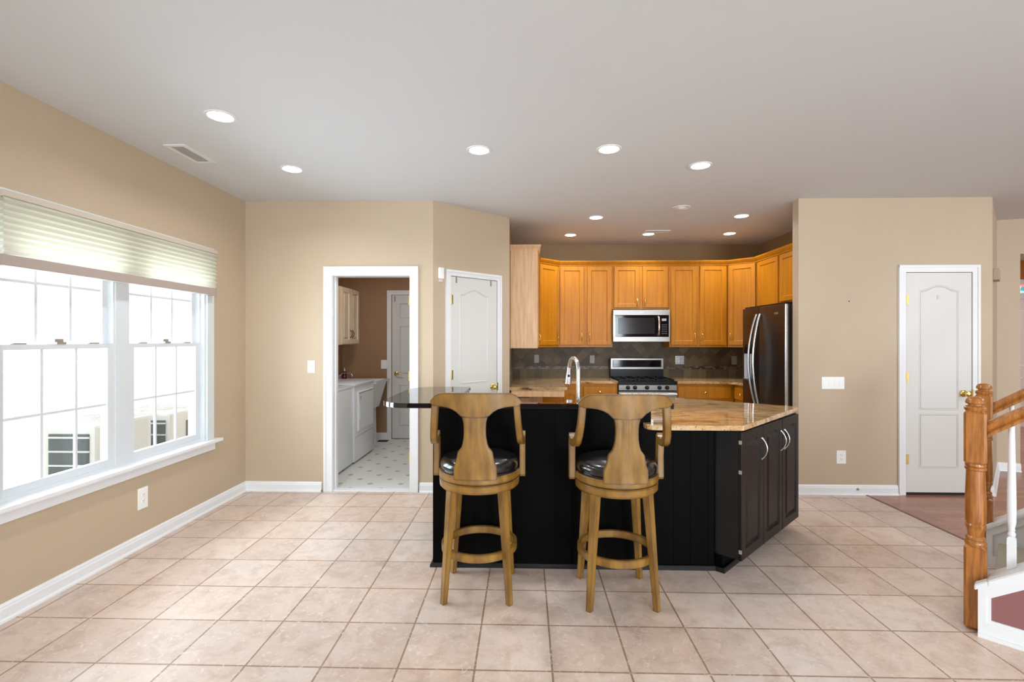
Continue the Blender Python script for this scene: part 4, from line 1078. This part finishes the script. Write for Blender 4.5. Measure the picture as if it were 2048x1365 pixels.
def stair_side(name, label, ox, oy, front=True, Ls=1.55, zs=.2285):
    t = thing(name, label, 'stair wall', (ox, oy, 0), -PI/4)
    zt = lambda x: zs+SL*x
    th = .105
    def mp(u, v, a): return (u, a, v)
    x1 = Ls
    xn = .034                                              # the newel post stands in this notch
    mb = MB(); mb.tprism([(xn, 0), (x1, 0), (x1, zt(x1)), (xn, zt(xn))], .008, th, mp); mb.tprism([(0, 0), (xn, 0), (xn, zt(xn)), (0, zt(0))], .008, .033, mp)
    mb.build('stringer_wall', 'burgundy' if front else 'trim', t)
    fr = MB()
    fr.tprism([(0, 0), (.03, 0), (.03, zt(.03)), (0, zt(0))], -.004, .008, mp)
    fr.tprism([(.03, 0), (x1, 0), (x1, .072), (.03, .072)], -.004, .008, mp)
    fr.tprism([(.03, zt(.03)-.05), (x1, zt(x1)-.05), (x1, zt(x1)), (.03, zt(.03))], -.004, .008, mp)
    if front:
        fr.tprism([(.03, .072), (.046, .088), (.046, zt(.046)-.066), (.03, zt(.03)-.05)], .0, .008, mp)
        fr.tprism([(.03, .072), (x1, .072), (x1, .088), (.046, .088)], .0, .008, mp)
        fr.tprism([(.046, zt(.046)-.066), (x1, zt(x1)-.066), (x1, zt(x1)-.05), (.03, zt(.03)-.05)], .0, .008, mp)
        fr.tprism([(0, 0), (x1, 0), (x1, .018), (0, .018)], -.016, -.004, mp)
    fr.build('panel_frame', 'trim', t)
    cp_ = MB(); cp_.tprism([(xn, zt(xn)), (x1, zt(x1)), (x1, zt(x1)+.026), (xn, zt(xn)+.026)], -.018, th+.018, mp, .004)
    cp_.tprism([(-.012, zt(-.012)), (xn, zt(xn)), (xn, zt(xn)+.026), (-.012, zt(-.012)+.026)], -.018, .033, mp, .004)
    cp_.build('cap_rail', 'trim', t)
    return t
f0 = (2.189, 2.400)
stair_side('stair_knee_wall', 'nearer white stair side wall with burgundy panel beside the newel post', *f0)
b0 = (N2[0]-.047, N2[1]-.064)
stair_side('stair_knee_wall', 'farther white stair side wall behind the carpeted step', b0[0], b0[1], False)
# steps between the stringers
t = thing('staircase', 'beige carpeted stair steps between the two white side walls', 'stairs', (f0[0], f0[1], 0), -PI/4)
for k in range(5):
    mb = MB(); x0 = .045+k*.255; z = .185*(k+1)
    mb.prism([(x0, .125), (x0+.30 if k < 4 else x0+.26, .125), (x0+.30 if k < 4 else x0+.26, .965), (x0, .965)], .0 if k == 0 else z-.20, z, .014)
    mb.build('stair_step', 'carpet', t, smooth=40)
# handrails
def rail(name, label, x, y):
    t = thing(name, label, 'handrail', (x, y, 0), -PI/4)
    mb = MB(); pr = [(-.030, -.030), (.030, -.030), (.032, -.018), (.022, -.008), (.032, .006), (.032, .018), (.020, .032), (-.020, .032), (-.032, .018), (-.032, .006), (-.022, -.008), (-.032, -.018)]
    r = []
    for sx in (.043, 1.5):
        zc = .985+SL*(sx-.035); r.append([(sx, a, zc+b*1.2) for a, b in pr])
    mb.loft(r); mb.build('rail', 'oak', t, smooth=25); return t
rail('handrail', 'nearer oak handrail rising from the front newel post', *N1)
rail('handrail', 'farther oak handrail rising from the back newel post', *N2)
# balusters
def baluster(x, y, s, zbase, ztop, label):
    px, py = x+.70711*s, y-.70711*s
    t = thing('baluster', label, 'baluster', (px, py, zbase), -PI/4, 'white turned stair balusters')
    h = ztop-zbase; q = .0165
    mb = MB()
    mb.loft([[(-q, -q, -.012), (q, -q, .012), (q, q, .012), (-q, q, -.012)], [(-q, -q, .14), (q, -q, .14), (q, q, .14), (-q, q, .14)], [(-q*.6, -q*.6, .15), (q*.6, -q*.6, .15), (q*.6, q*.6, .15), (-q*.6, q*.6, .15)]])
    mb.build('square_foot', 'trim', t)
    MB().lathe([(.010, .148), (.014, .155), (.015, .165), (.010, .175), (.013, .182), (.011, .19), (.0165, .22), (.0165, .32), (.011, h)], (0, 0, 0), 20).build('turned_shaft', 'trim', t, smooth=40)
for i in range(5):
    s_ = .125+.13*i
    zb = .2285+SL*(s_-.012)+.027
    baluster(N1[0], N1[1], s_, zb, .95+SL*(s_-.035), ['white baluster nearest the front newel post, on the nearer side wall'][0] if i == 0 else 'white baluster farther up the nearer stair side wall')
for i in range(4):
    s_ = .125+.13*i
    zb = .2285+SL*(s_-.012)+.027
    baluster(N2[0], N2[1], s_, zb, .95+SL*(s_-.035), 'white baluster nearest the back newel post, on the farther side wall' if i == 0 else 'white baluster farther up the far stair side wall')
